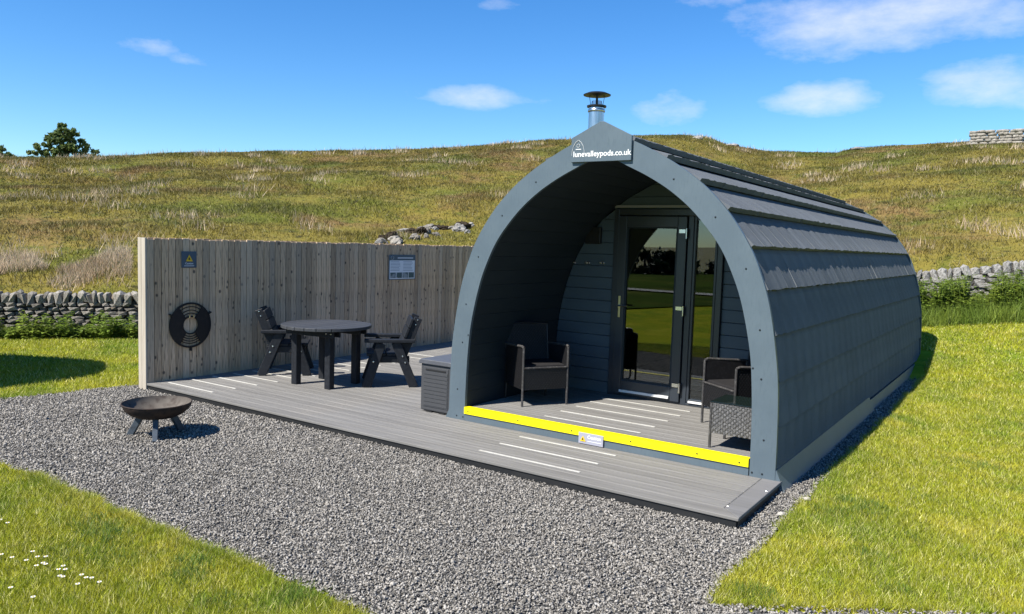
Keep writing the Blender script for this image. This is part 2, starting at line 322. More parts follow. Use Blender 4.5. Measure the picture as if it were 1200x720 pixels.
M['leaf_dark'] = grass_mat('dark tree leaves', [((.022, .036, .014), 1, 0, 1), ((.035, .05, .018), .35, .45, .6)], 1, .15, None, .35)

def glass_mat():
    m = bpy.data.materials.new('door glass'); m.use_nodes = True; t = m.node_tree; t.nodes.clear()
    o = t.nodes.new('ShaderNodeOutputMaterial'); a = t.nodes.new('ShaderNodeBsdfTransparent'); a.inputs[0].default_value = (.55, .6, .6, 1)
    g = t.nodes.new('ShaderNodeBsdfGlossy'); g.inputs['Roughness'].default_value = .0; g.inputs['Color'].default_value = (.93, .97, 1, 1)
    f = t.nodes.new('ShaderNodeLayerWeight'); f.inputs[0].default_value = .5; mx = t.nodes.new('ShaderNodeMixShader')
    pw_ = t.nodes.new('ShaderNodeMath'); pw_.operation = 'POWER'; pw_.inputs[1].default_value = 4; t.links.new(f.outputs['Facing'], pw_.inputs[0])
    mm = t.nodes.new('ShaderNodeMath'); mm.operation = 'MULTIPLY_ADD'; mm.inputs[1].default_value = .6; mm.inputs[2].default_value = .085; mm.use_clamp = True
    t.links.new(pw_.outputs[0], mm.inputs[0]); t.links.new(mm.outputs[0], mx.inputs[0]); t.links.new(a.outputs[0], mx.inputs[1]); t.links.new(g.outputs[0], mx.inputs[2]); t.links.new(mx.outputs[0], o.inputs[0])
    return m
M['glass'] = glass_mat()
def weave_mat():
    m = mat('black rattan weave', (.009, .009, .0105), .5, [(50, (.020, .020, .022), .5, .7, 3, one)], .45)
    return m
M['rattan'] = weave_mat()
M['rattan_lite'] = mat('paler rattan edge', (.05, .047, .046), .5, [(40, (.12, .115, .11), .5, .7, 3, one)], .45)  # legs and rails in a paler tone than the weave
M['cushion'] = mat('dark cushion', (.022, .021, .022), .9, [(30, (.03, .028, .028), .45, .7, 4, one)], .15)
M['table_glass'] = mat('smoked glass top', (.01, .018, .016), .05, None, .6)

# ------------------------------------------------------------ terrain
CX, CY = CAM[0], CAM[1]
# azimuth (deg, 0 = +y, clockwise) -> wall radius, wall base height, ridge radius, ridge elevation (tan)
WALL_R = [(-180, 480), (-130, 400), (-105, 20), (-68, 16.9), (-60.5, 16.5), (-45, 17.4), (-30, 18.4), (-15, 19.2), (-6, 19.4), (0, 19.4), (20, 20.5), (50, 24), (90, 40), (140, 400), (180, 480)]
WALL_Z = [(-180, -14), (-130, -10), (-100, -.2), (-68, -.09), (-60, -.09), (-40, .05), (-20, .35), (-6, .60), (0, .92), (15, 1.1), (50, .6), (90, -.2), (140, -10), (180, -14)]
RIDGE_R = [(-180, 500), (-120, 460), (-100, 80), (-68, 52), (-40, 56), (-22, 60), (-20.3, 62), (-18.5, 60), (0, 57), (40, 60), (70, 90), (90, 300), (180, 500)]
RIDGE_E = [(-180, -.036), (-120, -.03), (-100, .045), (-70.3, .068), (-67.75, .0735), (-65, .0775), (-62.3, .082), (-58.1, .093), (-52.7, .102), (-46.9, .109), (-40.8, .117), (-37.1, .123), (-33.4, .131),
           (-30.4, .135), (-27.2, .140), (-24.8, .1415), (-22.4, .142), (-20.6, .139), (-19.4, .131), (-16.5, .122), (-12.06, .119), (-11.3, .1225), (-11, .124), (-8, .127), (-3.9, .128), (-1.4, .126), (5, .124), (30, .10), (60, .04), (90, -.02), (180, -.036)]
def ground_z(x, y):
    x = np.asarray(x, float); y = np.asarray(y, float)
    dx = x-CX; dy = y-CY; r = np.hypot(dx, dy); a = np.degrees(np.arctan2(dx, dy))
    rw = lerp_tab(a, WALL_R); zw = lerp_tab(a, WALL_Z); rr = lerp_tab(a, RIDGE_R); zr = CAM[2]+lerp_tab(a, RIDGE_E)*rr
    t = np.clip((r-13.2)/(rw-13.2), 0, 1); zin = -.10+(zw+.10)*t*t*(3-2*t)
    u = np.clip((r-rw)/(rr-rw), 0, 1); front = np.clip((lerp_tab(a, RIDGE_E)+.02)*12, 0, 1)
    hill = zw+(zr-zw)*u*(1.12-.12*u)
    hill = hill+front*(fbm(x, y, 3, 3, .22)*.42+fbm(x, y, 5, 3, .9)*.12)*np.clip(u*9, 0, 1)*np.clip((1-u)*6, .12, 1)
    beyond = np.where(r > rr, -(r-rr)*.03*front, 0)
    far = np.clip((r-500)/1800, 0, 1)
    farh = far*far*(3-2*far)*(34+26*fbm(x, y, 9, 4, .0016))*(1-front*.7)
    return np.where(r < rw, zin, hill+beyond+farh)
AZ = np.concatenate([np.arange(-180, -76, 2.0), np.arange(-76, 14, .45), np.arange(14, 180, 2.0)])
def polar(name, rfun, m, kind='structure'):
    rows = []
    for k in range(len(rfun(0.0))): rows.append(None)
    rs = np.array([rfun(a) for a in AZ])            # (na, nr)
    ar = np.radians(AZ)[:, None]; X = CX+rs*np.sin(ar); Y = CY+rs*np.cos(ar); Z = ground_z(X, Y)
    na, nr = rs.shape; idx = np.arange(na*nr).reshape(na, nr); nx = np.roll(idx, -1, axis=0)
    f = np.stack([idx[:, :-1], idx[:, 1:], nx[:, 1:], nx[:, :-1]], -1).reshape(-1, 4)
    o = np_mesh(name, np.stack([X, Y, Z], -1).reshape(-1, 3), f, m)
    o['kind'] = kind
    for p in o.data.polygons: p.use_smooth = True
    return o
lawn = polar('lawn', lambda a: np.concatenate([np.linspace(.01, 12, 14), np.geomspace(13, float(lerp_tab(a, WALL_R)), 22)]), M['lawn_soil'])
lawn['label'] = 'mown yellow green lawn around the gravel'
def hr(a):
    rw = float(lerp_tab(a, WALL_R)); rr = float(lerp_tab(a, RIDGE_R))
    return np.concatenate([np.linspace(rw, rr, 70), rr+np.array([1, 3, 7, 15, 30, 60, 120, 250, 500, 700, 900, 1200, 1500, 1800, 2200, 2600, 3500])])
hill = polar('hill', hr, M['hill_soil']); hill['label'] = 'rough moorland hill rising behind the stone walls'

# darker field sheet added to dim the grass mirrored in the door glass
M['darkened_field'] = grass_mat('rough pasture', [((.075, .115, .022), 1, 0, 1), ((.045, .075, .018), .09, .45, .58), ((.13, .14, .035), .35, .5, .68), ((.05, .07, .018), 1.4, .55, .7)], 1, 0, None, .35, 0.0)
fa_ = np.radians(np.concatenate([np.arange(118, 180, 2.0), np.arange(180, 254, 2.0)])); fr_ = np.geomspace(13, 430, 34)
fr_ = fr_[None]*(1+.06*np.sin(fa_*7)[:, None]); FX_ = CX+fr_*np.sin(fa_)[:, None]; FY_ = CY+fr_*np.cos(fa_)[:, None]; FZ_ = ground_z(FX_, FY_)+.04
na_, nr_ = FX_.shape; ii_ = np.arange(na_*nr_).reshape(na_, nr_)
o = np_mesh('darkened_field', np.stack([FX_, FY_, FZ_], -1).reshape(-1, 3), np.stack([ii_[:-1, :-1], ii_[:-1, 1:], ii_[1:, 1:], ii_[1:, :-1]], -1).reshape(-1, 4), M['darkened_field']); tag(o, 'darkened field sheet added to dim the grass mirrored in the door glass', None, None, 'structure')
# gravel area: outline polygon
XR = [(-2.3, 1.97), (-2.1, 1.97), (-1.8, 2.02), (-1.2, 2.05), (-.3, 2.13), (.84, 2.16), (3.3, 2.07), (6.9, 1.95), (9.1, 1.9), (9.4, 1.88)]
def gravel_mask(x, y):
    xr = np.interp(y, [a for a, b in XR], [b for a, b in XR]); wob = fbm(x, y, 21, 4, 5.0)*.05
    xl = np.interp(y, [-3.6, -2.47, -1.8, -1.0, -.88], [-6.9, -6.34, -6.15, -6.05, -5.85])
    fr = -3.57+wob*1.1
    main = (y > fr) & (y < -.88+wob*.3) & (x > xl+wob) & (x < xr+wob)
    mid = (y >= -.9) & (y < 9.35) & (x > -5.85) & (x < xr+wob)
    line = -2.34+(x-2.0)*.68
    low = (y <= -2.28) & (x > .62+wob+(y+3.57)*-.35) & (y < line+0*x) & (y > -12)
    low2 = (x > 1.97) & (y < line) & (y > -12) & (x < 12)
    return (main | mid | low | low2) & ~((x > 1.97+wob) & (y > line))
gx, gy = np.meshgrid(np.arange(-7.2, 9.0, .06), np.arange(-8.5, 9.5, .06), indexing='ij')
gm = gravel_mask(gx, gy); n0, n1_ = gx.shape
cell = gm[:-1, :-1] & gm[1:, :-1] & gm[1:, 1:] & gm[:-1, 1:]
ix = np.arange(n0*n1_).reshape(n0, n1_); qs = np.stack([ix[:-1, :-1], ix[1:, :-1], ix[1:, 1:], ix[:-1, 1:]], -1)[cell]
used = np.unique(qs); remap = -np.ones(n0*n1_, int); remap[used] = np.arange(len(used))
gz = -.092+fbm(gx, gy, 4, 2, 1.6)*.006
bedv = np.stack([gx, gy, gz], -1).reshape(-1, 3)[used]
bed = np_mesh('gravel_bed', bedv, remap[qs], M['gravel_bed']); bed['kind'] = 'structure'
bed['label'] = 'grey gravel bed in front of the deck'
# stone chips (real stones)
def chips():
    ico = np.array([(0.9, .1, .1), (-.8, -.2, 0), (.1, .85, -.1), (0, -.9, .1), (.1, 0, .55), (-.1, .1, -.5)]); fc = np.array([(0, 2, 4), (2, 1, 4), (1, 3, 4), (3, 0, 4), (2, 0, 5), (1, 2, 5), (3, 1, 5), (0, 3, 5)])
    pts = []
    def fill(x0, x1, y0, y1, dens, size):
        n = int((x1-x0)*(y1-y0)*dens); x = rng.uniform(x0, x1, n); y = rng.uniform(y0, y1, n); k = gravel_mask(x, y)
        k &= ~((x > -5.64) & (x < 1.73) & (y > -1.07) & (y < 9))
        x = x[k]; y = y[k]; pts.append(np.stack([x, y, np.full(len(x), size)], -1))
    fill(-2.6, 2.2, -4.2, -1.0, 6400, .0118); fill(-6.5, -2.6, -3.8, -.8, 4300, .0138); fill(1.7, 2.4, -1.1, 3, 5200, .0118); fill(1.7, 2.2, 3, 9.3, 2300, .016)
    fill(1.9, 4.2, -3.2, -1.0, 3500, .0135); fill(-7.0, -6.5, -3.8, -.8, 2500, .016)
    a = np.concatenate(pts); n = len(a)
    s = a[:, 2]*rng.uniform(.5, 1.25, n)*np.where(rng.uniform(size=n) < .04, 1.5, 1); Q = rng.normal(size=(n, 4)); Q /= np.linalg.norm(Q, axis=1)[:, None]; w, x, y, z = Q.T
    Rm = np.stack([1-2*(y*y+z*z), 2*(x*y-z*w), 2*(x*z+y*w), 2*(x*y+z*w), 1-2*(x*x+z*z), 2*(y*z-x*w), 2*(x*z-y*w), 2*(y*z+x*w), 1-2*(x*x+y*y)], -1).reshape(n, 3, 3)
    sh = ico[None]*np.array([1.35, .85, .75])*rng.uniform(.65, 1.25, (n, 6, 3)); v = np.einsum('nij,nkj->nki', Rm, sh)*s[:, None, None]
    v[:, :, 2] *= .85; v[:, :, 0] += a[:, 0, None]; v[:, :, 1] += a[:, 1, None]; v[:, :, 2] += -.088+rng.uniform(-.004, .014, n)[:, None]+fbm(a[:, 0], a[:, 1], 4, 2, 1.6)[:, None]*.006
    f = (fc[None]+(np.arange(n)*6)[:, None, None]).reshape(-1, 3)
    o = np_mesh('gravel', v.reshape(-1, 3), f, M['chips']); tag(o, 'grey slate gravel chippings spread in front of the deck', 'gravel', None, 'stuff')
chips()

for i, (x, y, s_, lab) in enumerate([(1.987, -.106, .026, 'white pebble in the gravel nearest the pod corner'), (1.925, -.606, .024, 'white pebble in the gravel beside the deck end'), (.486, -3.248, .016, 'small white pebble in the near gravel')]):
    bm = bmesh.new(); bmesh.ops.create_icosphere(bm, subdivisions=2, radius=1)
    for v in bm.verts: v.co *= 1+.2*math.sin(v.co.x*3+i)*math.cos(v.co.y*2.3)+random.uniform(-.08, .08)
    me = bpy.data.meshes.new('pebble'); bm.to_mesh(me); bm.free(); me.materials.append(M['kerb']); o = link('pebble', me, None, (x, y, -.072), i); o.scale = (s_*1.3, s_, s_*.7); tag(o, lab, 'pebble', 'white pebbles in the gravel')
# ------------------------------------------------------------ grass
def blades(x, y, z, h, w, lean=.5, m=None, name='lawn_grass', label='', cat='grass'):
    n = len(x); th = rng.uniform(0, 6.283, n); ph = rng.uniform(0, 6.283, n); l = h*lean*rng.uniform(.2, 1.3, n)
    cx, cy = np.cos(th)*w/2, np.sin(th)*w/2
    v = np.empty((n, 3, 3)); v[:, 0] = np.stack([x-cx, y-cy, z-.004], -1); v[:, 1] = np.stack([x+cx, y+cy, z-.004], -1)
    v[:, 2] = np.stack([x+np.cos(ph)*l, y+np.sin(ph)*l, z+h], -1)
    o = np_mesh(name, v.reshape(-1, 3), np.arange(n*3).reshape(n, 3), m)
    return tag(o, label, cat, None, 'stuff')
def in_view(x, y, margin=6):
    a = np.degrees(np.arctan2(x-CX, y-CY)); return (a > -70-margin) & (a < 0.5+margin+4)
def scatter(x0, x1, y0, y1, base, d0, power):
    """positions with density base at distance d0 falling with distance"""
    out = []
    step = 1.0
    for a in np.arange(x0, x1, step):
        for b in np.arange(y0, y1, step):
            d = max(1.5, math.hypot(a+.5-CX, b+.5-CY)); n = int(base*min(1.6, (d0/d)**power)*step*step)
            x = rng.uniform(a, a+step, n); y = rng.uniform(b, b+step, n); k = in_view(x, y); out.append(np.stack([x[k], y[k]], -1))
    return np.concatenate(out)
def not_lawn(x, y):
    r = np.hypot(x-CX, y-CY); a = np.degrees(np.arctan2(x-CX, y-CY))
    inside = r > lerp_tab(a, WALL_R)-.2
    deck = (x > -5.86) & (x < 1.75) & (y > -1.1) & (y < 9.3)
    return inside | deck | gravel_mask(x+rng.normal(0, .022, len(x)), y+rng.normal(0, .022, len(x)))
P = np.concatenate([scatter(1.5, 9, -3, 3, 17500, 5, 1.1), scatter(1.0, 9, 3, 14, 14000, 5, 1.15), scatter(-5, 1.2, -6, -3.4, 17500, 5, 1.1), scatter(-16, -5.7, -4.5, 6, 9000, 5, 1.15)])
k = ~not_lawn(P[:, 0], P[:, 1]); P = P[k]
d = np.hypot(P[:, 0]-CX, P[:, 1]-CY); f1 = fbm(P[:, 0], P[:, 1], 31, 3, 2.4)
h = (.040+.014*np.clip(f1, -1, 1.2))*rng.uniform(.55, 1.35, len(P)); w = np.clip(.0014*d**.8, .0034, .014)*rng.uniform(.7, 1.4, len(P))
blades(P[:, 0], P[:, 1], ground_z(P[:, 0], P[:, 1])+.004, h, w, .9, M['lawn_blade'], 'lawn_grass', 'short mown lawn grass either side of the gravel')
def turf_edge(x0, x1, y0, y1, n):
    x = rng.uniform(x0, x1, n); y = rng.uniform(y0, y1, n); g0 = gravel_mask(x, y); near = np.zeros(n, bool)
    for dx_, dy_ in ((.05, 0), (-.05, 0), (0, .05), (0, -.05)): near |= gravel_mask(x+dx_, y+dy_)
    k = near & ~g0; k |= g0 & (rng.uniform(size=n) < .12) & ~(gravel_mask(x+.04, y) & gravel_mask(x-.04, y) & gravel_mask(x, y+.04) & gravel_mask(x, y-.04))
    k &= fbm(x, y, 83, 3, 4.0) > -.45
    return x[k], y[k]
ex, ey = [np.concatenate(q) for q in zip(turf_edge(-5.5, .9, -3.75, -3.4, 160000), turf_edge(1.8, 2.4, -2.4, 9, 200000), turf_edge(2.0, 3.8, -2.5, -1.0, 60000), turf_edge(-7, -5.8, -3, -.8, 60000))]
blades(ex, ey, ground_z(ex, ey), rng.uniform(.025, .085, len(ex))*(.7+.5*np.clip(fbm(ex, ey, 84, 3, 3.0), -.6, 1)), rng.uniform(.003, .006, len(ex)), 1.0, M['lawn_blade'], 'edge_grass', 'ragged longer grass along the gravel edges')
# longer green tufts in the lawn
TUFTS = [(2.26, -.30, .20, .11), (2.36, .02, .24, .11), (2.45, -.12, .16, .09), (2.18, -2.03, .15, .10), (2.6, -1.0, .15, .09), (2.76, -.48, .13, .08), (2.75, .57, .15, .08), (3.02, 2.08, .22, .08), (2.84, -1.45, .12, .08), (2.5, -.75, .1, .07), (3.2, -.6, .1, .07), (2.4, 1.5, .12, .07), (3.5, 4.6, .2, .08),
         (-.66, -3.76, .15, .10), (-1.72, -3.78, .20, .10), (-1.45, -3.86, .2, .10), (-2.3, -3.68, .09, .08), (-.5, -3.9, .15, .09), (.18, -3.68, .13, .10), (-1.1, -3.98, .2, .08), (-.1, -3.95, .16, .08), (-1.4, -4.15, .2, .07)]
tx = []; 
for cx_, cy_, rad, hh in TUFTS:
    n = int(9000*rad*rad*3.14*.9); a = rng.uniform(0, 6.283, n); q = rad*np.sqrt(rng.uniform(0, 1, n))*(1+.35*np.sin(a*3+cx_*9)); hx = hh*(1-.6*(q/rad)**2)*rng.uniform(.5, 1.1, n)
    tx.append(np.stack([cx_+q*np.cos(a)*1.3, cy_+q*np.sin(a), np.clip(hx, .02, .2)], -1))
tx = np.concatenate(tx); k = ~gravel_mask(tx[:, 0], tx[:, 1]) | (rng.uniform(size=len(tx)) < .12); tx = tx[k]
blades(tx[:, 0], tx[:, 1], ground_z(tx[:, 0], tx[:, 1]), tx[:, 2]*.75, rng.uniform(.003, .006, len(tx)), .9, M['tuft_blade'], 'tuft_grass', 'longer dark green grass tufts dotted over the lawn')
# hill grass
def hill_pts(n, u0=0, u1=1, a0=-74, a1=8, pw=.75):
    a = rng.uniform(a0, a1, n); u = u0+(u1-u0)*rng.uniform(0, 1, n)**pw; rw = lerp_tab(a, WALL_R)+.4; rr = lerp_tab(a, RIDGE_R)+1.5
    r = rw+(rr-rw)*u; return CX+r*np.sin(np.radians(a)), CY+r*np.cos(np.radians(a)), r
x, y, r = hill_pts(560000); cl = fbm(x, y, 41, 3, 1.3); k = rng.uniform(-2.6, .6, len(x)) < cl; x, y, r, cl = x[k], y[k], r[k], cl[k]
blades(x, y, ground_z(x, y), (.085+.055*np.clip(cl, -1, 1.3))*rng.uniform(.5, 1.5, len(x)), .022*(r/30)**.6*rng.uniform(.6, 1.4, len(x)), .9, M['hill_blade'], 'hill_grass', 'rough tussocky moorland grass covering the hill')
# dry rushes band above the left wall and scattered pale tussocks
xs, ys, hs = [], [], []
a = rng.uniform(-74, -60.6, 16000); q = rng.normal(0, 1, 16000); r = lerp_tab(a, WALL_R)+4.7+q*.6+.4*np.sin(a*1.1); x = CX+r*np.sin(np.radians(a)); y = CY+r*np.cos(np.radians(a)); k = fbm(x, y, 61, 3, 1.6) > -.55+.25*np.abs(q)
xs.append(x[k]); ys.append(y[k]); hs.append(np.full(k.sum(), .21))
for _ in range(150):
    x0, y0, r0 = hill_pts(1, .05, 1.0); n = 60; xs.append(x0+rng.normal(0, .35, n)); ys.append(y0+rng.normal(0, .35, n)); hs.append(np.full(n, .30))
for _ in range(60):
    x0, y0, r0 = hill_pts(1, .96, 1.0); n = 50; xs.append(x0+rng.normal(0, .8, n)); ys.append(y0+rng.normal(0, .5, n)); hs.append(np.full(n, .3))
x = np.concatenate(xs); y = np.concatenate(ys); hh = np.concatenate(hs); r = np.hypot(x-CX, y-CY)
blades(x, y, ground_z(x, y), hh*rng.uniform(.5, 1.3, len(x)), .016*(r/22)*rng.uniform(.6, 1.4, len(x)), .6, M['straw_blade'], 'dry_rushes', 'pale dry rushes and straw tussocks on the hill')

# daisies
db = MB()
for k in range(9):
    a0 = k*2*math.pi/9; c, s_ = math.cos(a0), math.sin(a0); db.add([(0, 0, 0), (.011*c-.004*s_, .011*s_+.004*c, .002), (.015*c, .015*s_, .001), (.011*c+.004*s_, .011*s_-.004*c, .002)], [(0, 1, 2, 3)])
petal = db.mesh('petals', M['white'])
eye = MB().lathe([(.0001, .006), (.004, .0045), (.005, .001)], 8).mesh('flower_eye', M['amber']); stem = MB().tube([(0, 0, -.06), (.002, 0, 0)], .0012, 5).mesh('stem', M['tuft_blade'])
DA = [(-1.514, -4.408), (-1.40, -4.364), (-1.30, -4.362), (-1.33, -4.29), (-1.172, -4.319), (-1.19, -4.36), (-1.033, -4.297), (-1.06, -4.27), (-1.0, -4.33), (-.851, -4.266), (-.90, -4.24), (-.88, -4.31), (-.713, -4.254), (-2.06, -4.18), (-2.12, -4.16), (-1.25, -4.40), (-1.36, -4.33), (-.95, -4.34), (-.76, -4.33), (-1.45, -4.33), (-1.1, -4.36), (-.81, -4.54), (-1.0, -4.56), (-1.56, -4.45)]
for i, (a, b) in enumerate(DA):
    a += random.uniform(-.04, .04); b += random.uniform(-.04, .04)
    t = thing('daisy', 'tiny white daisy in the lawn at the bottom left corner', 'flower', (a, b, float(ground_z(a, b))+.058), random.uniform(0, 6), 'daisies in the near lawn'); t.scale = (.85,)*3
    link('petals', petal, t); link('flower_eye', eye, t); link('stem', stem, t)

# pale stone edging along the near right lawn
ed = thing('stone_edging', 'pale stone edging along the near end of the right lawn', 'edging', (2.08, -2.46, -.105), math.atan2(.68, 1))
esl = MB().box(0, .58, -.05, .02, 0, .026).mesh('edging_stone', M['kerb'], False, .006)
for i in range(6): link('edging_stone', esl, ed, (.2+i*.6, random.uniform(-.01, .01), random.uniform(-.004, .004)), random.uniform(-.01, .01))

# ------------------------------------------------------------ pod
OUT = [(1.715, -.02), (1.712, .35), (1.697, .75), (1.662, 1.05), (1.592, 1.42), (1.507, 1.68), (1.405, 1.905), (1.225, 2.17), (1.01, 2.395), (.77, 2.575), (.51, 2.725), (.30, 2.825), (0, 2.955)]
INN = [(1.505, -.02), (1.50, .40), (1.483, .75), (1.45, 1.05), (1.367, 1.41), (1.275, 1.66), (1.14, 1.915), (.92, 2.175), (.70, 2.36), (.47, 2.50), (.24, 2.61), (0, 2.722)]
def smooth_prof(P, n=60):
    P = [Vector((a, b)) for a, b in P]; out = []
    for i in range(len(P)-1):
        p0, p1, p2, p3 = P[max(i-1, 0)], P[i], P[i+1], (P[i+2] if i+2 < len(P) else P[-1]*2-P[-2])
        for k in range(5):
            t = k/5; out.append(.5*((2*p1)+(p2-p0)*t+(2*p0-5*p1+4*p2-p3)*t*t+(3*p1-p0-3*p2+p3)*t**3))
    out.append(P[-1]); return out
def resample(P, n=64):
    L_ = [0]
    for i in range(len(P)-1): L_.append(L_[-1]+(P[i+1]-P[i]).length)
    xs = np.linspace(0, L_[-1], n); X = np.interp(xs, L_, [p.x for p in P]); Y = np.interp(xs, L_, [p.y for p in P])
    return [Vector((a, b)) for a, b in zip(X, Y)]
OS = resample(smooth_prof(OUT)); IS = resample(smooth_prof(INN))
def full(P): return [(p.x, p.y) for p in P]+[(-p.x, p.y) for p in reversed(P[:-1])]
def offset(P, d):
    out = []
    for i, p in enumerate(P):
        t = (P[min(i+1, len(P)-1)]-P[max(i-1, 0)]).normalized(); n = Vector((t.y, -t.x)); q = p+n*d
        if i == len(P)-1: q = Vector((0, p.y+d*1.1))
        out.append(q)
    return out
def band(o, i, y0, y1):
    """arch plate between two outlines"""
    A = full(o); B = full(i); m = MB(); n = len(A)
    vs = [(x, y0, z) for x, z in A]+[(x, y0, z) for x, z in B]+[(x, y1, z) for x, z in A]+[(x, y1, z) for x, z in B]; fs = []
    for k in range(n-1):
        fs += [(k, k+1, n+k+1, n+k), (2*n+k, 3*n+k, 3*n+k+1, 2*n+k+1), (k, 2*n+k, 2*n+k+1, k+1), (n+k, n+k+1, 3*n+k+1, 3*n+k)]
    fs += [(0, n, 3*n, 2*n), (n-1, 3*n-1, 4*n-1, 2*n-1)]
    return m.add(vs, fs)
PB = 1.75; ZF = .14; PL = 9.09
def profile_x(P, z):
    P = sorted([(p.y, p.x) for p in P]); return float(np.interp(z, [a for a, b in P], [b for a, b in P]))
def build_pod(pod, full_detail=True):
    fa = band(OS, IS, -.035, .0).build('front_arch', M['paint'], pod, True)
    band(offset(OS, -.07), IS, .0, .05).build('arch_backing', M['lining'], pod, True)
    if full_detail:
        sc = MB().lathe([(.0001, .005), (.006, .004), (.009, .0)], 10).mesh('screw', M['screw'])
        for s in (-1, 1):
            for fr, off in [(.03, .5), (.1, .5), (.24, .62), (.36, .5), (.50, .45), (.64, .5), (.78, .55), (.03, .9), (.28, .93)]:
                k = int(fr*(len(OS)-1)); p = OS[k].lerp(IS[min(len(IS)-1, int(fr*(len(IS)-1)))], off)
                o = link('screw', sc, fa, (s*p.x, -.0355, p.y)); o.rotation_euler = (R(90), 0, 0)
    band(offset(OS, .004), IS, PL-.02, PL+.03).build('rear_arch', M['paint_dark'], pod, True)
    # structural shell under the shingles
    A = full(offset(OS, -.062)); n = len(A); m = MB(); m.add([(x, .05, z) for x, z in A]+[(x, PL-.02, z) for x, z in A], [(k, k+1, n+k+1, n+k) for k in range(n-1)])
    m.build('shell', M['lining'], pod, True)
    m = MB(); B = full(IS); m.prism([(x, z) for x, z in B], PL-.06, PL-.03); m.build('rear_wall', M['paint_dark'], pod)
    # shingles: courses between lower edges
    E = [(1.716, .06), (1.712, .44), (1.694, .81), (1.645, 1.19), (1.555, 1.555), (1.405, 1.905), (1.185, 2.215), (.93, 2.455), (.62, 2.665), (.30, 2.825), (.02, 2.945)]
    L = .3012; NT = 30
    bulk = MB()
    for c in range(len(E)-1):
        a = Vector(E[c]); b = Vector(E[c+1]); t = (b-a).normalized(); nrm = Vector((t.y, -t.x)); a = a-nrm*.03; b2 = b-nrm*.03+t*.03; vmesh = []; ja = .15 if c < 4 else 1.0; lip = .034 if c < 5 else (.050 if c == 5 else .062)
        def tab(side, wv):
            K = 5; vs = []; ys = [L*k/(K-1)*.9985 for k in range(K)]
            for k in range(K): q = b2-nrm*.012; vs.append((side*q.x, ys[k], q.y))
            for k in range(K): q = b2-t*.085+nrm*.008; vs.append((side*q.x, ys[k], q.y))
            for k in range(K): q = a+nrm*(lip+wv[k])-t*wv[k+5]; vs.append((side*q.x, ys[k], q.y))
            for k in range(K): q = a+nrm*(.012)-t*wv[k+5]; vs.append((side*q.x, ys[k], q.y))
            fs = [(r_*K+k, r_*K+k+1, r_*K+K+k+1, r_*K+K+k) for r_ in range(3) for k in range(K-1)]+[(0, K, 2*K, 3*K), (K-1, 4*K-1, 3*K-1, 2*K-1)]
            return vs, fs
        for v in range(4):
            wv = [random.uniform(-.006, .007)*ja for _ in range(5)]+[random.uniform(-.004, .005) for _ in range(5)]
            if v == 0 or full_detail: vmesh.append(MB().add(*tab(1, wv)).mesh('shingle', M['shingle']))
        for k in range(NT):
            y0 = .002+k*L+(.0 if c % 2 == 0 else -.0)
            if full_detail: link('shingle', random.choice(vmesh), pod, (random.uniform(-.0004, .0004), y0, 0))
            else:
                vs, fs = tab(1, [random.uniform(-.004, .004) for _ in range(10)]); bulk.add([(p[0], p[1]+y0, p[2]) for p in vs], fs)
            vs, fs = tab(-1, [random.uniform(-.004, .004) for _ in range(10)]); bulk.add([(p[0], p[1]+y0, p[2]) for p in vs], fs)
    o = bulk.build('shingles', M['shingle_m'], pod); o['kind'] = 'stuff'
    rc = MB(); rc.prism([(-.2, 2.875), (0, 2.96), (.2, 2.875), (.2, 2.853), (0, 2.93), (-.2, 2.853)], .0, PL+.01); rc.build('ridge_cap', M['shingle_m'], pod)
    # base skirting flashings
    for s in (1, -1):
        for y0, y1, zt, xb in ((-.03, 4.12, .085, 1.80), (4.2, PL, .03, 1.77)):
            m = MB(); m.prism([(s*1.722, zt), (s*(xb), -.085), (s*(xb), -.115), (s*1.69, -.115), (s*1.69, zt)], y0, y1); m.build('skirting', M['paint'], pod)

pod = thing('camping_pod', 'dark grey arched camping pod with shingle roof and open porch', 'pod')
build_pod(pod)
# porch interior
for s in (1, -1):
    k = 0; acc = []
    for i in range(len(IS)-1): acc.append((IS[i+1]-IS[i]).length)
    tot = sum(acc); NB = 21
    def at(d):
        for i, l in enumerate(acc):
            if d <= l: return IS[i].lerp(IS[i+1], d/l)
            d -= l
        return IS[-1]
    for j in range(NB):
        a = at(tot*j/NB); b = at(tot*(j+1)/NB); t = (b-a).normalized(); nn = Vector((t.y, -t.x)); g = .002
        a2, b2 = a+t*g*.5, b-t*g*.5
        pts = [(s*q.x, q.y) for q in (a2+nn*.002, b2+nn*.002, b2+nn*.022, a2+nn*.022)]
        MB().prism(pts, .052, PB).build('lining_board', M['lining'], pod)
OPx0, OPx1, OPz1 = -.73, .58, 2.31
zb = ZF; hb = .137; k = 0
while zb < 2.62:
    z1 = min(zb+hb-.004, 2.66); m0 = profile_x(IS, zb)-.003; m1 = profile_x(IS, z1)-.003
    def seg(xa0, xa1, xb0, xb1):
        m = MB(); m.prism([(xa0, zb), (xb0, zb), (xb1, z1), (xa1, z1)], PB-.004, PB+.03); m.build('cladding_board', M['paint_dark'], pod, False, .004, 1)
    if zb < OPz1-.02:
        if z1 > OPz1: z1 = OPz1
        seg(-m0, -m1, OPx0, OPx0)
        if m0 > OPx1+.03: seg(OPx1, OPx1, m0, max(m1, OPx1+.01))
    else: seg(-m0, -m1, m0, m1)
    zb = z1+.004; k += 1
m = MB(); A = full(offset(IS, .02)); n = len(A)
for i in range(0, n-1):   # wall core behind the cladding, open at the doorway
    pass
m.box(-1.5, OPx0, PB+.032, PB+.06, -.02, 1.5); m.box(OPx1, 1.5, PB+.032, PB+.06, -.02, 1.2)
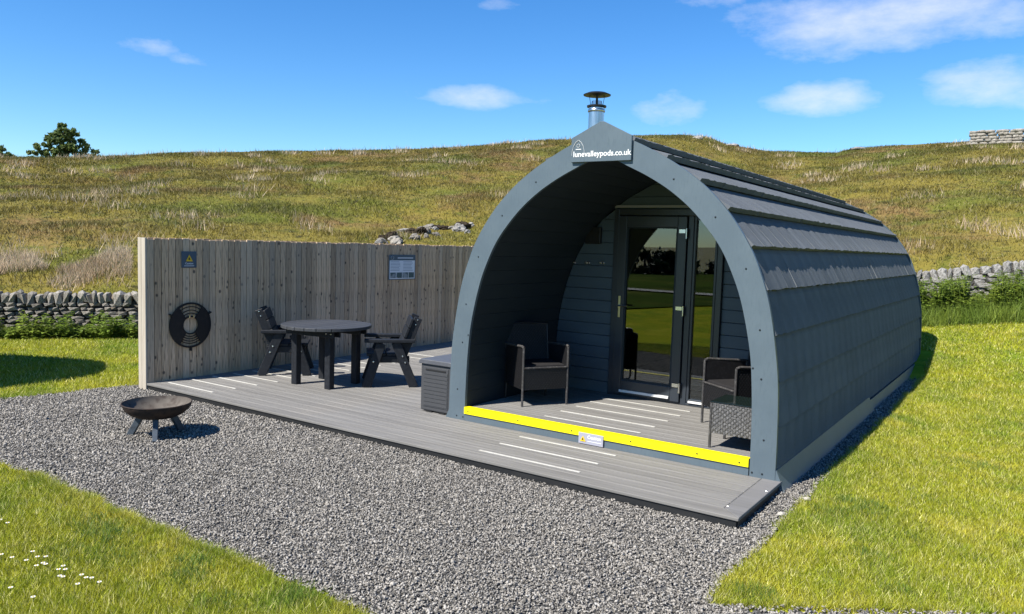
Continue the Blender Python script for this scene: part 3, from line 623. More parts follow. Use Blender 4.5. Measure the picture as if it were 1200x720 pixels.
m.prism([(-1.32, 1.5), (OPx0, 1.5), (OPx0, OPz1), (-.76, 2.3), (-1.12, 1.9)], PB+.032, PB+.06); m.prism([(OPx1, 1.2), (1.4, 1.2), (1.25, 1.65), (1.0, 2.0), (OPx1, 2.3)], PB+.032, PB+.06)
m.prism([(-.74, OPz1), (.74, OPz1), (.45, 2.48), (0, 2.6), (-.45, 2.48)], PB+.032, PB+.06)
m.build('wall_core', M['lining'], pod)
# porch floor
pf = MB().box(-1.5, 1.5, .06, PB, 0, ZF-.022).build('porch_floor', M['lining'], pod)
pl = MB().box(-1.495, 1.495, 0, .147, -.02, 0).mesh('floor_plank', M['deck'], False, .004, 1)
y = .022
while y < PB-.02:
    o = link('floor_plank', pl, pf, (0, y, ZF))
    if y+.147 > PB: o.scale = (1, (PB-y)/.147, 1)
    y += .152
gs = MB().box(-.53, .53, -.0125, .0125, 0, .004).mesh('grip_strip', M['grip'])
for k, y in enumerate((.185, .505, .83, 1.15, 1.42)): link('grip_strip', gs, pf, (-.12, y, ZF+.001))
MB().prism([(-.048, .075), (-.048, .146), (.022, .146), (.022, .1425), (-.042, .1425), (-.042, .075)], -1.503, 1.496, 'x').build('yellow_nosing', M['yellow'], pod)
MB().prism([(-.036, .001), (-.036, .1415), (.02, .1415), (.02, .001)], -1.503, 1.496, 'x').build('step_riser', M['paint'], pod)
sc = MB().lathe([(.0001, .004), (.006, .003), (.008, .0)], 10).mesh('screw', M['screw'])
for x in (-1.45, -.82, -.2, .42, 1.05, 1.42): o = link('screw', sc, pod, (x, -.0485, .105+random.uniform(-.006, .006))); o.rotation_euler = (R(90), 0, 0)
def warn_tri(parent, c, s, plane):
    """yellow warning triangle; plane 'y' = faces -y, 'x' = faces +x"""
    def TP(u, v, d): return (c[0]+u, c[1]-d, c[2]+v) if plane == 'y' else (c[0]+d, c[1]+u, c[2]+v)
    def tri(sc, d, m, nm):
        mm = MB(); mm.add([TP(-.5*s*sc, -.42*s*sc, d), TP(.5*s*sc, -.42*s*sc, d), TP(0, .45*s*sc, d)], [(0, 1, 2)]); mm.build(nm, m, parent)
    tri(1.0, .004, M['amber'], 'warning_triangle')
    mm = MB(); mm.add([TP(-.14*s, -.2*s, .006), TP(.16*s, -.25*s, .006), TP(.05*s, .0, .006), TP(-.02*s, .14*s, .006), TP(-.1*s, .05*s, .006)], [(0, 1, 2, 3, 4)]); mm.build('warning_symbol', M['ink_dark'], parent)
cp = MB().box(-.118, .144, -.056, -.0505, .006, .112).build('step_sign', M['sign_grey'], pod, False, .002, 1); cp['label'] = 'small pale caution plate on the yellow step'
warn_tri(cp, (-.068, -.0565, .056), .062, 'y')
text_mesh('caution_lettering', 'Caution', .045, M['white'], cp, Matrix.Translation((-.022, -.0575, .062)) @ Matrix.Rotation(R(90), 4, 'X'), .0005, .0012)
MB().box(-.02, .125, -.058, -.0565, .034, .039).build('small_print', M['white'], cp)
# doorway
fr = M['upvc']
df = MB(); Y0, Y1 = PB-.045, PB+.05
df.box(OPx0, -.665, Y0, Y1, ZF, OPz1); df.box(.175, .24, Y0, Y1, ZF, 2.235); df.box(.515, OPx1, Y0, Y1, ZF, 2.235); df.box(-.665, OPx1, Y0, Y1, 2.235, OPz1); df.box(-.665, .515, Y0+.004, Y1, ZF, .165)
df = df.build('door_frame', fr, pod, False, .006, 2)
MB().box(-.74, .3, PB-.03, PB-.006, 2.325, 2.352).build('door_head_strip', mat('pale aluminium drip strip', (.34, .33, .31), .5), pod)
dl = MB(); D0, D1 = PB-.07, PB+.0; x0, x1, z0, z1 = -.658, .168, .168, 2.228
gx0, gx1, gz0, gz1 = -.555, .062, .33, 2.11
dl.box(x0, gx0, D0, D1, z0, z1); dl.box(gx1, x1, D0, D1, z0, z1); dl.box(gx0, gx1, D0, D1, z0, gz0); dl.box(gx0, gx1, D0, D1, gz1, z1)
dl = dl.build('door', fr, pod, False, .006, 2)
bd = MB(); bd.box(gx0, gx0+.018, D0+.012, D1, gz0, gz1); bd.box(gx1-.018, gx1, D0+.012, D1, gz0, gz1); bd.box(gx0+.018, gx1-.018, D0+.012, D1, gz0, gz0+.018); bd.box(gx0+.018, gx1-.018, D0+.012, D1, gz1-.018, gz1)
bd.build('glazing_bead', M['lining'], dl)
MB().box(gx0+.01, gx1-.01, D0+.03, D0+.036, gz0+.01, gz1-.01).build('pane', M['glass'], dl)
MB().box(-.56, .05, D0-.02, D0, .195, .222).build('weather_bar', M['white'], dl)
hd = MB().box(-.622, -.592, D0-.012, D0, 1.06, 1.31).build('handle', M['brass'], dl, False, .005)
MB().tube([(-.607, D0-.012, 1.2), (-.607, D0-.05, 1.2), (-.49, D0-.052, 1.2)], .010, 8).build('lever', M['chrome'], hd)
hg = MB(); hg.tube([(.172, D0-.012, -.055), (.172, D0-.012, .055)], .014, 10); hg.box(.085, .172, D0-.01, D0, .005, .045); hgm = hg.mesh('hinge', M['chrome'], True)
for z in (2.04, 1.19, .33): link('hinge', hgm, dl, (0, 0, z))
sw = MB(); sw.box(.242, .27, PB-.04, PB+.03, .166, 2.233); sw.box(.485, .513, PB-.04, PB+.03, .166, 2.233); sw.box(.27, .485, PB-.04, PB+.03, .166, .215); sw.box(.27, .485, PB-.04, PB+.03, 2.19, 2.233)
sw = sw.build('side_window', fr, pod, False, .005, 2); MB().box(.265, .49, PB-.012, PB-.006, .21, 2.195).build('pane', M['glass'], sw)
MB().box(.27, .485, PB-.055, PB-.04, .175, .197).build('sill', M['white'], sw)
# room behind the glass
rm = MB(); rm.box(-1.48, 1.48, PB+.07, 7.0, .05, .1)
rm.build('room_floor', mat('dark room floor', (.035, .03, .026), .6), pod)
MB().prism(full(IS), 6.4, 6.45).build('partition_wall', mat('dark room wall', (.03, .032, .034), .8), pod)
cu = MB(); cu.box(.40, .44, PB+.25, PB+.3, .25, 1.9); cu.build('curtain', mat('pale curtain', (.5, .48, .44), .9), pod)
# porch fittings
MB().box(-1.105, -.9, PB-.055, PB-.006, 1.90, 2.10).build('vent_box', M['black_metal'], pod, False, .01)
hk = MB(); hk.box(-.03, .03, -.008, 0, -.012, .012); hk.tube([(-.018, -.008, 0), (-.018, -.04, -.01), (-.018, -.05, .012)], .005, 6); hk.tube([(.018, -.008, 0), (.018, -.04, -.01), (.018, -.05, .012)], .005, 6); hk = hk.mesh('coat_hook', M['chrome'])
for x, z in ((-1.27, 1.668), (-1.075, 1.675), (-.885, 1.682)): link('coat_hook', hk, pod, (x, PB-.006, z))
# sign board at the apex
sb = MB().prism([(-.312, 2.645), (.306, 2.645), (.306, 2.865), (.02, 3.005), (-.02, 3.005), (-.312, 2.868)], -.062, -.036).build('name_board', M['paint'], pod, False, .003, 1)
text_mesh('lettering', 'lunevalleypods.co.uk', .0715, M['white'], sb, Matrix.Translation((-.288, -.0635, 2.694)) @ Matrix.Rotation(R(90), 4, 'X'), .0008, .0014, 'LEFT', 1.0)
lg = MB(); arc = [(-.066, 0), (-.064, .04), (-.052, .085), (-.03, .12), (0, .142), (.03, .12), (.052, .085), (.064, .04), (.066, 0)]
for i in range(len(arc)-1): lg.beam((-.235+arc[i][0], -.0635, 2.705+arc[i][1]), (-.235+arc[i+1][0], -.0635, 2.705+arc[i+1][1]), .002, .0075, (0, 1, 0))
for i in range(10):
    a, b = [2*math.pi*k/10 for k in (i, i+1)]; lg.beam((-.235+.016*math.cos(a), -.0635, 2.795+.016*math.sin(a)), (-.235+.016*math.cos(b), -.0635, 2.795+.016*math.sin(b)), .002, .005, (0, 1, 0))
lg.box(-.262, -.204, -.0645, -.0625, 2.759, 2.766)
lg.build('emblem', M['white'], sb)
# flue
ch = MB().lathe([(.10, 1.7), (.10, 3.655)], 28, (-1.51, 2.6, 0)).build('chimney', M['steel'], pod, True)
MB().lathe([(.105, 3.60), (.112, 3.61), (.112, 3.63), (.105, 3.64)], 28, (-1.51, 2.6, 0)).build('locking_band', M['steel'], ch, True)
MB().lathe([(.06, 3.66), (.125, 3.665), (.127, 3.685), (.06, 3.69)], 28, (-1.51, 2.6, 0)).build('cowl_ring', M['black_metal'], ch, True)
MB().lathe([(.07, 3.66), (.065, 3.745)], 20, (-1.51, 2.6, 0)).build('cowl_throat', M['steel'], ch, True)
for k in range(4):
    a = k*math.pi/2+.5; MB().beam((-1.51+.075*math.cos(a), 2.6+.075*math.sin(a), 3.68), (-1.51+.10*math.cos(a), 2.6+.10*math.sin(a), 3.815), .03, .006, (0, 0, 1)).build('cowl_bracket', M['black_metal'], ch)
MB().lathe([(.0001, 3.80), (.09, 3.803), (.175, 3.815), (.178, 3.825), (.12, 3.85), (.05, 3.862), (.0001, 3.866)], 32, (-1.51, 2.6, 0)).build('cowl_cap', M['black_metal'], ch, True)

# neighbouring pod out of the frame to the left (its shadow lies on the lawn)
pod2 = thing('neighbour_pod', 'second dark camping pod beyond the left edge whose shadow crosses the lawn', 'pod', (-8.98, -2.74-PL, -.03))
build_pod(pod2, False)
MB().prism(full(IS), .3, .33).build('front_wall', M['paint_dark'], pod2)

# ------------------------------------------------------------ deck
DL, DR, DF = -5.665, 1.765, -1.105
deck = thing('timber_deck', 'low grey plank deck running from the fence to the pod', 'deck')
pw = .157
for k in range(45):
    y0 = DF+k*pw; y1 = y0+pw-.004
    if k == 0:
        m = MB(); m.prism([(DL, y0), (DR, y0), (DR-.153, y1), (DL, y1)], -.026, 0, 'z'); m.build('deck_plank', M['deck'], deck, False, .005, 2); continue
    if k == 1:
        plong = MB().box(DL, DR-.158, 0, pw-.007, -.026, 0).mesh('deck_plank', M['deck'], False, .005, 1); pshort = MB().box(DL, -1.722, 0, pw-.007, -.026, 0).mesh('deck_plank', M['deck'], False, .004, 1)
    if y0 < -.16: link('deck_plank', plong, deck, (0, y0, 0))
    else: link('deck_plank', pshort, deck, (0, y0, 0))
m = MB(); m.prism([(DR, DF+.002), (DR, .0), (DR-.153, .0), (DR-.153, DF+.155)], -.026, .002, 'z'); eb = m.build('edge_board', M['deck_edge'], deck, False, .005, 2)
MB().box(DL+.02, DR-.02, DF+.012, DF+.03, -.085, -.027).build('front_fascia', M['deck_black'], deck)
MB().box(DR-.03, DR-.012, DF+.03, .0, -.085, -.027).build('end_fascia', M['deck_black'], deck)
MB().box(DL+.03, DR-.05, DF+.05, -.05, -.09, -.03).build('joist_frame', M['deck_black'], deck); MB().box(DL+.03, -1.9, -.05, 5.8, -.09, -.03).build('joist_frame', M['deck_black'], deck)
gs2 = MB().box(-.46, .46, -.0125, .0125, 0, .004).mesh('grip_strip', M['grip'])
for k in range(14): link('grip_strip', gs2, deck, (-5.06, -.90+k*.314, .001))
gs3 = MB().box(-.52, .52, -.0125, .0125, 0, .004).mesh('grip_strip', M['grip'])
for y in (-.875, -.555, -.22): link('grip_strip', gs3, deck, (-.157, y, .001))
for x, y in ((1.62, -.90), (1.74, -.35)):
    o = MB().lathe([(.0001, .004), (.008, .003), (.010, 0)], 10, (x, y, .002)).build('screw', M['chrome'], deck)

# ------------------------------------------------------------ fence
fe = thing('timber_fence', 'tall weathered vertical board fence along the left of the deck', 'fence')
FX = -5.672; bw = .089
bms = [MB().box(-.02, 0, 0, bw, -.08, h_).mesh('fence_board', M['fence'], False, .003, 1) for h_ in (1.795, 1.801, 1.806, 1.79)]
bmb = [MB().box(-.02, 0, 0, bw, -.08, h_).mesh('fence_board', M['fence'], False, .003, 1) for h_ in (1.795, 1.801, 1.806)]
k = 0; y = -1.085
while y < 6.3:
    o = link('fence_board', random.choice(bms), fe, (FX+random.uniform(-.003, .003), y, 0)); o.rotation_euler[2] = random.uniform(-.012, .012); o.pass_index = random.randint(0, 1000)
    link('fence_board', random.choice(bmb), fe, (FX-.135, y, 0)); y += bw+.0075
for y in (-.95, .8, 2.6, 4.4, 6.1): MB().box(FX-.115, FX-.035, y, y+.08, -.09, 1.74).build('fence_post', M['fence'], fe)
for z in (.2, .95, 1.6): MB().box(FX-.033, FX-.0215, -1.06, 6.25, z, z+.09).build('fence_rail', M['fence'], fe)
for xa, xb_ in ((FX-.158, FX-.083), (FX-.080, FX+.004)): MB().box(xa, xb_, -1.112, -1.0875, -.088, 1.803+random.uniform(-.004, .004)).build('end_board', M['fence_end'], fe, False, .003, 1)
# caution plate on the fence
cs = thing('caution_sign', 'small square slate caution sign high on the fence boards', 'sign', (FX+.008, -.524, 1.535))
MB().box(0, .006, -.108, .108, -.105, .105).build('plate', M['sign_plate'], cs, False, .003, 1)
warn_tri(cs, (.0065, 0, .02), .10, 'x')
RX = Matrix.Rotation(R(90), 4, 'Z') @ Matrix.Rotation(R(90), 4, 'X')
text_mesh('caution_lettering', 'Caution', .036, M['sign_pale'], cs, Matrix.Translation((.0085, 0, -.06)) @ RX, .0004, .0004, 'CENTER')
MB().box(.0062, .0075, -.07, .07, -.083, -.077).build('small_print', M['sign_pale'], cs)
# notice board
nb = thing('information_notice', 'pale blue information notice with four pictures on the fence', 'notice', (FX+.008, 3.505, 1.41))
MB().box(0, .006, -.335, .335, -.215, .21).build('plate', M['sign_head'], nb, False, .003, 1)
MB().box(.0062, .008, -.315, .315, -.20, .115).build('paper', M['sign_pale'], nb)
for s in (-1, 1):
    for r_ in range(7):
        w_ = random.uniform(.2, .27); y0 = -.295 if s < 0 else .02; z = .095-r_*.025
        MB().box(.0082, .0092, y0, y0+w_, z-.005, z+.003).build('text_line', M['ink'], nb)
for i in range(4):
    y0 = -.30+i*.153; MB().box(.0082, .010, y0, y0+.138, -.185, -.09).build('picture', M['photo_a'], nb)
MB().box(.0062, .0072, -.12, .27, .15, .165).build('title_line', M['sign_pale'], nb)
rg = MB()
for i in range(12):
    a, b = [2*math.pi*k/12 for k in (i, i+1)]; rg.beam((.0068, -.25+.035*math.cos(a), .16+.03*math.sin(a)), (.0068, -.25+.035*math.cos(b), .16+.03*math.sin(b)), .001, .01, (1, 0, 0))
rg.build('emblem', M['white'], nb)
# hanging grill for the fire bowl
gr = thing('grill_plate', 'round black fire bowl grill hanging on the fence', 'grill', (FX+.02, -.512, .688))
def sector(r0, r1, a0, a1, x0=0, x1=.008, n=18):
    m = MB(); vs = []
    for x in (x0, x1):
        for r_ in (r0, r1):
            for i in range(n+1): a = R(a0+(a1-a0)*i/n); vs.append((x, r_*math.cos(a), r_*math.sin(a)))
    K = n+1; fs = []
    for i in range(n): fs += [(i, i+1, K+i+1, K+i), (2*K+i, 3*K+i, 3*K+i+1, 2*K+i+1), (i, 2*K+i, 2*K+i+1, i+1), (K+i, K+i+1, 3*K+i+1, 3*K+i)]
    fs += [(0, K, 3*K, 2*K), (n, 2*K+n, 3*K+n, K+n)]
    return m.add(vs, fs)
sector(.115, .282, -58, 55).build('side_plate', M['black_metal'], gr); sector(.115, .282, 125, 238).build('side_plate', M['black_metal'], gr)
sector(.272, .296, 0, 360, -.004, .012, 60).build('rim', M['black_metal'], gr); sector(.105, .121, 0, 360, -.004, .012, 40).build('inner_ring', M['black_metal'], gr)
for r_ in (.148, .178, .208, .238): sector(r_-.006, r_+.006, 236, 304, 0, .008).build('grill_bar', M['black_metal'], gr)
for r_ in (.155, .195, .24): sector(r_-.006, r_+.006, 53, 127, 0, .008).build('grill_bar', M['black_metal'], gr)
for a in (28, 152, 270):
    c, s_ = math.cos(R(a)), math.sin(R(a)); MB().beam((.004, c*.285, s_*.285), (.004, c*.335, s_*.335), .016, .04, (1, 0, 0)).build('lug', M['black_metal'], gr)
hk2 = MB(); hk2.tube([(.0, -.03, .10), (.03, -.03, .10), (.035, -.03, .13)], .007, 6); hk2.tube([(.0, .03, .10), (.03, .03, .10), (.035, .03, .13)], .007, 6); hk2.build('hook', M['chrome'], gr)

# ------------------------------------------------------------ storage box
bx = thing('storage_box', 'dark grey plastic storage box standing beside the pod arch', 'storage box', (-1.95, .02, 0))
b = MB(); b.box(-.215, .215, 0, 1.05, .015, .53); b.build('body', M['box'], bx, False, .012)
fp = MB(); fp.box(-.175, .175, -.006, 0, .06, .5); fp.build('front_panel', M['box'], bx, False, .004)
for k in range(9): MB().box(-.165, .165, -.0105, -.0062, .075+k*.043, .107+k*.043).build('panel_slat', M['box'], bx)
MB().box(-.14, .14, -.011, -.0064, .462, .478).build('grip_slot', M['ink_dark'], bx)
lid = MB(); lid.prism([(-.235, .53), (.235, .53), (.235, .555), (.21, .582), (-.21, .582), (-.235, .555)], -.022, 1.07); lid.build('lid', M['box_lid'], bx, False, .008)
for x in (-.13, .05): MB().box(x, x+.08, -.004, .05, 0, .0145).build('foot', M['ink_dark'], bx)

# ------------------------------------------------------------ round table and chairs
tb = thing('round_table', 'round black plastic garden table with slatted top on the deck', 'table', (-4.10, .40, 0), R(5))
rad = .565; zt = .772; nb_ = 8; bwid = 2*rad/nb_
for k in range(nb_):
    a = -rad+k*bwid+.003; b = -rad+(k+1)*bwid-.003; pts = []
    n = 8
    for i in range(n+1): xx = a+(b-a)*i/n; pts.append((xx, -math.sqrt(max(rad*rad-xx*xx, 0.0004))))
    for i in range(n, -1, -1): xx = a+(b-a)*i/n; pts.append((xx, math.sqrt(max(rad*rad-xx*xx, .0004))))
    MB().prism(pts, zt-.04, zt, 'z').build('top_slat', M['plastic_top'], tb, False, .004, 1)
for x in (-.28, .28):
    for y in (-.245, .245): MB().box(x-.045, x+.045, y-.045, y+.045, 0, zt-.042).build('leg', M['plastic'], tb, False, .006, 1)
for y in (-.245, .245): MB().box(-.40, .40, y-.068, y-.0465, zt-.125, zt-.042).build('apron', M['plastic'], tb, False, .004, 1); MB().box(-.40, .40, y+.0465, y+.068, zt-.125, zt-.042).build('apron', M['plastic'], tb, False, .004, 1)
bolt = MB().lathe([(.0001, .006), (.008, .005), (.0105, 0)], 10).mesh('bolt', M['chrome'])
for x in (-.36, -.28, .28, .36): o = link('bolt', bolt, tb, (x, -.3145, zt-.075)); o.rotation_euler = (R(90), 0, 0)

def garden_chair(label, loc, facing):
    """local +y = facing; A-frame sides at x = +-.29"""
    t = thing('garden_chair', label, 'chair', loc, math.atan2(facing[1], facing[0])-math.pi/2, 'black plastic garden chairs at the round table')
    m = M['plastic']
    for s in (-1, 1):
        x = s*.29
        MB().beam((x, -.30, 0), (x, -.06, .58), .115, .05, (1, 0, 0)).build('rear_leg', m, t, False, .005, 1)
        MB().beam((x, .30, 0), (x, .12, .56), .115, .05, (1, 0, 0)).build('front_leg', m, t, False, .005, 1)
        MB().box(x-.055, x+.055, -.30, .33, .575, .617).build('arm_rest', m, t, False, .006, 1)
        MB().beam((x-s*.048, -.12, .30), (x-s*.048, -.345, .885), .10, .045, (1, 0, 0)).build('back_post', m, t, False, .005, 1)
        MB().box(x-s*.048-.022, x-s*.048+.022, -.24, .27, .31, .395).build('seat_rail', m, t, False, .005, 1)
        for (yy, zz) in ((-.27, .60), (-.15, .40), (-.185, .32), (.215, .33)):
            o = link('bolt', bolt, t, (x+s*.0255, yy, zz)); o.rotation_euler = (0, s*R(90), 0); o.scale = (1.25,)*3
        for zz in (.80, .86): 
            yy = -.12-(zz-.30)*.385; o = link('bolt', bolt, t, (x-s*.0255, yy, zz)); o.rotation_euler = (0, s*R(90), 0)
    for k in range(4): MB().box(-.262, .262, -.19+k*.125, -.19+k*.125+.115, .396, .432).build('seat_slat', m, t, False, .005, 1)
    d = Vector((0, -.225, .585)).normalized(); n_ = Vector((0, d.z, -d.y))
    for k in range(3):
        c = Vector((0, -.12, .30))+d*(.26+k*.135)+n_*.066; MB().beam(c-d*.062, c+d*.062, .57, .036, (0, 1, 0)).build('back_slat', m, t, False, .005, 1)
    return t
garden_chair('black plastic armchair between the fence and the round table', (-5.135, .615, 0), (.70, .71))
garden_chair('black plastic armchair between the round table and storage box', (-3.545, .985, 0), (-.70, -.71))

# ------------------------------------------------------------ rattan furniture
def weave(w, h, M4, parent, name, rib='v', pitch=.016, m=None):
    """woven panel: real strands, local x across w, local z up h, thickness y"""
    m = m or M['rattan']; mb = MB(); nv = max(2, int(w/pitch)); nh = max(2, int(h/.02))
    mb.box(0, w, .003, .007, 0, h)
    for i in range(nv):
        x0 = w*i/nv; x1 = x0+w/nv*.8
        prev = None
        for j in range(nh+1):
            z = h*j/nh; y = -.004*(1 if (i+j) % 2 else -.2); cur = ((x0, y, z), (x1, y, z))
            if prev: mb.add([prev[0], prev[1], cur[1], cur[0]], [(0, 1, 2, 3)])
            prev = cur
    for j in range(nh):
        z = h*(j+.25)/nh; z1 = z+h/nh*.5
        prev = None
        for i in range(nv+1):
            x = w*i/nv; y = -.004*(-.2 if (i+j) % 2 else 1.1); cur = ((x, y, z), (x, y, z1))
            if prev: mb.add([prev[0], cur[0], cur[1], prev[1]], [(0, 1, 2, 3)])
            prev = cur
    o = mb.build(name, m, parent); o.matrix_local = M4; return o
def plane(o, xd, zd):
    x = Vector(xd).normalized(); z = Vector(zd).normalized(); y = z.cross(x); z = x.cross(y)
    return Matrix(((x.x, y.x, z.x, o[0]), (x.y, y.y, z.y, o[1]), (x.z, y.z, z.z, o[2]), (0, 0, 0, 1)))
def rattan_chair(label, loc, facing):
    """local -y = front; front legs at x = +-.265, y = 0; origin between the front legs on the floor"""
    t = thing('rattan_armchair', label, 'chair', loc, math.atan2(facing[1], facing[0])+math.pi/2, 'black rattan armchairs in the porch'); e = M['rattan_lite']
    wv = M['rattan']; hw = .265
    for s in (-1, 1):
        MB().tube([(s*hw, 0, 0), (s*hw, 0, .63)], .013, 8).build('leg', e, t, True)
        MB().tube([(s*hw*.93, .50, 0), (s*hw*.95, .46, .40), (s*hw, .55, .82)], .013, 8).build('leg', wv, t, True)
        MB().tube([(s*hw, 0, .63), (s*hw*1.02, .03, .645), (s*hw, .49, .62)], .014, 8).build('arm_rest', e, t, True)
        weave(.47, .45, plane((s*hw, .01 if s > 0 else .48, .18), (0, 1 if s > 0 else -1, 0), (0, 0, 1)), t, 'side_panel')
    weave(.52, .23, plane((-.26, -.004, .18), (1, 0, 0), (0, 0, 1)), t, 'front_panel')
    weave(.52, .46, plane((-.26, .455, .38), (1, 0, 0), (0, .2, 1)), t, 'backrest')
    weave(.52, .62, plane((.26, .49, .18), (-1, 0, 0), (0, .12, 1)), t, 'back_panel')
    MB().tube([(-hw, .55, .83), (0, .56, .845), (hw, .55, .83)], .014, 8).build('top_rail', wv, t, True)
    MB().tube([(-.26, -.006, .415), (.26, -.006, .415)], .010, 8).build('front_rail', e, t, True)
    MB().box(-.25, .25, .0, .46, .36, .395).build('seat', wv, t)
    MB().box(-.245, .245, .02, .45, .397, .44).build('cushion', M['cushion'], t, False, .015)
    return t
rattan_chair('black rattan armchair in the shade at the left of the porch', (-.925, .62, ZF), (.845, -.535))
rattan_chair('black rattan armchair in the porch behind the glass topped table', (.90, .865, ZF), (-.60, -.80))
ct = thing('rattan_table', 'low woven rattan table with glass top beside the right arch', 'table', (1.29, .32, ZF), R(0))
hw = .195
for sx in (-1, 1):
    for sy in (-1, 1): MB().tube([(sx*hw, sy*hw, 0), (sx*hw, sy*hw, .40)], .013, 8).build('leg', M['rattan_lite'], ct, True)
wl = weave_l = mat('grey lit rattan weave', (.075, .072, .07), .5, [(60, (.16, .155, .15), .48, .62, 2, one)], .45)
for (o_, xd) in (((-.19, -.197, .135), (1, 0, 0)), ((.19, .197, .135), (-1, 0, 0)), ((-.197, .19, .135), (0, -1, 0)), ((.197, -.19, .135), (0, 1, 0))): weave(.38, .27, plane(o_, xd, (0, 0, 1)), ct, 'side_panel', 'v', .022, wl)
MB().box(-.205, .205, -.205, .205, .4055, .4135).build('glass_top', M['table_glass'], ct, False, .003)
MB().box(-.18, .18, -.18, .18, .385, .40).build('under_top', M['rattan'], ct)

# ------------------------------------------------------------ fire bowl
fb = thing('fire_bowl', 'rusty three legged fire bowl standing on the gravel', 'fire pit', (-3.56, -2.23, -.085))
prof_o = [(.0001, .172), (.10, .175), (.18, .188), (.242, .217), (.287, .258), (.309, .30), (.314, .318)]
MB().lathe(prof_o+[(.306, .320)], 56).build('bowl', M['rust'], fb, True)
MB().lathe([(r_-.008 if r_ > .01 else r_, z+.006) for r_, z in prof_o], 56).build('bowl_lining', M['ash'], fb, True)
rim = MB(); rim.tube([(0.312*math.cos(2*math.pi*i/48), .312*math.sin(2*math.pi*i/48), .319) for i in range(49)], .006, 6); rim.build('rim', M['rust'], fb, True)
for a in (R(237-20), R(325), R(88)):
    c, s_ = math.cos(a), math.sin(a); MB().beam((c*.15, s_*.15, .19), (c*.26, s_*.26, -.01), .06, .05, (-s_, c, 0)).build('leg', M['leg_steel'], fb, False, .006, 1)


# ------------------------------------------------------------ dry stone walls
def stone_mesh(seed):
    r = random.Random(seed); bm = bmesh.new(); bmesh.ops.create_icosphere(bm, subdivisions=1, radius=.5)
    for v in bm.verts:
        v.co = Vector([math.copysign(abs(c/.5)**.5*.5, c) for c in v.co])*r.uniform(.86, 1.1)
    me = bpy.data.meshes.new('stone'); bm.to_mesh(me); bm.free(); return me
SM = {}
for k_, mm in (('a', M['stone']), ('b', M['stone_pale'])):
    SM[k_] = []
    for i in range(9): me = stone_mesh(i+(50 if k_ == 'b' else 0)); me.materials.append(mm); SM[k_].append(me)
def wall_frame(a):
    r = float(lerp_tab(a, WALL_R)); x = CX+r*math.sin(R(a)); y = CY+r*math.cos(R(a)); return Vector((x, y, 0))
def stone_run(thing_, a0, a1, H, key, singles, courses=5, cope=True, fine=1.0):
    """stones laid along the wall between two azimuths"""
    n = int(max(2, abs(a1-a0)*2)); pts = [wall_frame(a0+(a1-a0)*i/n) for i in range(n+1)]; cum = [0]
    for i in range(n): cum.append(cum[-1]+(pts[i+1]-pts[i]).length)
    def at(d):
        i = max(0, min(n-1, int(np.searchsorted(cum, d)-1))); t = (d-cum[i])/(cum[i+1]-cum[i]); p = pts[i].lerp(pts[i+1], t); q = (pts[i+1]-pts[i]).normalized(); return p, q
    bulk = []
    def put(d, zc, sl, sd_, sz, tilt, out):
        p, q = at(d); nrm = Vector((q.y, -q.x, 0)); p = p+nrm*out; z = float(ground_z(p.x, p.y))
        me = random.choice(SM[key]); Mx = Matrix.Translation((p.x, p.y, z+zc)) @ Matrix.Rotation(math.atan2(q.y, q.x)+random.uniform(-.12, .12), 4, 'Z') @ Matrix.Rotation(tilt, 4, 'Y') @ Matrix.Diagonal((sl, sd_, sz, 1))
        if singles: o = bpy.data.objects.new('stone', me); COL.objects.link(o); o.parent = thing_; o.matrix_local = Mx
        else:
            n_ = len(me.vertices); v = np.empty(n_*3, np.float32); me.vertices.foreach_get('co', v); v = v.reshape(-1, 3); A = np.array(Mx); v = v @ A[:3, :3].T+A[:3, 3]
            bulk.append((v, np.array([p_.vertices[:] for p_ in me.polygons])))
    hb_ = H/courses; total = cum[-1]
    for c in range(courses):
        d = random.uniform(0, .15)
        while d < total:
            l = random.uniform(.10, .40)*fine; put(d+l/2, (c+.5)*hb_+random.uniform(-.015, .015), l*1.08, random.uniform(.22, .32), hb_*random.uniform(.85, 1.25), random.uniform(-.08, .08), .16+random.uniform(-.03, .03)-c*.012); d += l
    d = 0
    while d < total and cope:
        l = random.uniform(.07, .22)*fine; put(d+l/2, H+random.uniform(.06, .10), l*1.15, random.uniform(.36, .46), random.uniform(.20, .32), random.uniform(-.5, .35), 0); d += l
    if bulk:
        off = 0; V = []; Fc = []
        for v, f_ in bulk: V.append(v); Fc.append(f_+off); off += len(v)
        np_mesh('stones', np.concatenate(V), np.concatenate(Fc), M['stone' if key == 'a' else 'stone_pale'], thing_, 'stuff')
    core = MB(); K = 2*n
    for i in range(n):
        for sgn in (0,):
            a_, b_ = pts[i], pts[i+1]; q = (b_-a_).normalized(); nr_ = Vector((q.y, -q.x, 0))*.13
            za, zb_ = float(ground_z(a_.x, a_.y)), float(ground_z(b_.x, b_.y))
            vs = [(a_+nr_+Vector((0, 0, za-.2))), (b_+nr_+Vector((0, 0, zb_-.2))), (b_-nr_+Vector((0, 0, zb_-.2))), (a_-nr_+Vector((0, 0, za-.2))), (a_+nr_+Vector((0, 0, za+H+.03))), (b_+nr_+Vector((0, 0, zb_+H+.03))), (b_-nr_+Vector((0, 0, zb_+H+.03))), (a_-nr_+Vector((0, 0, za+H+.03)))]
            core.add(vs, [(0, 3, 2, 1), (4, 5, 6, 7), (0, 1, 5, 4), (2, 3, 7, 6)])
    core.build('wall_core', M['wall_core'], thing_)
wl_ = thing('dry_stone_wall', 'low dark dry stone wall with upright cope stones left of the fence', 'wall')
stone_run(wl_, -70.5, -59.3, .60, 'a', True, 8, True, .72)
wh = thing('dry_stone_wall', 'stretch of dry stone wall running behind the fence and pod', 'wall')
stone_run(wh, -59.3, -8.2, .62, 'a', False)
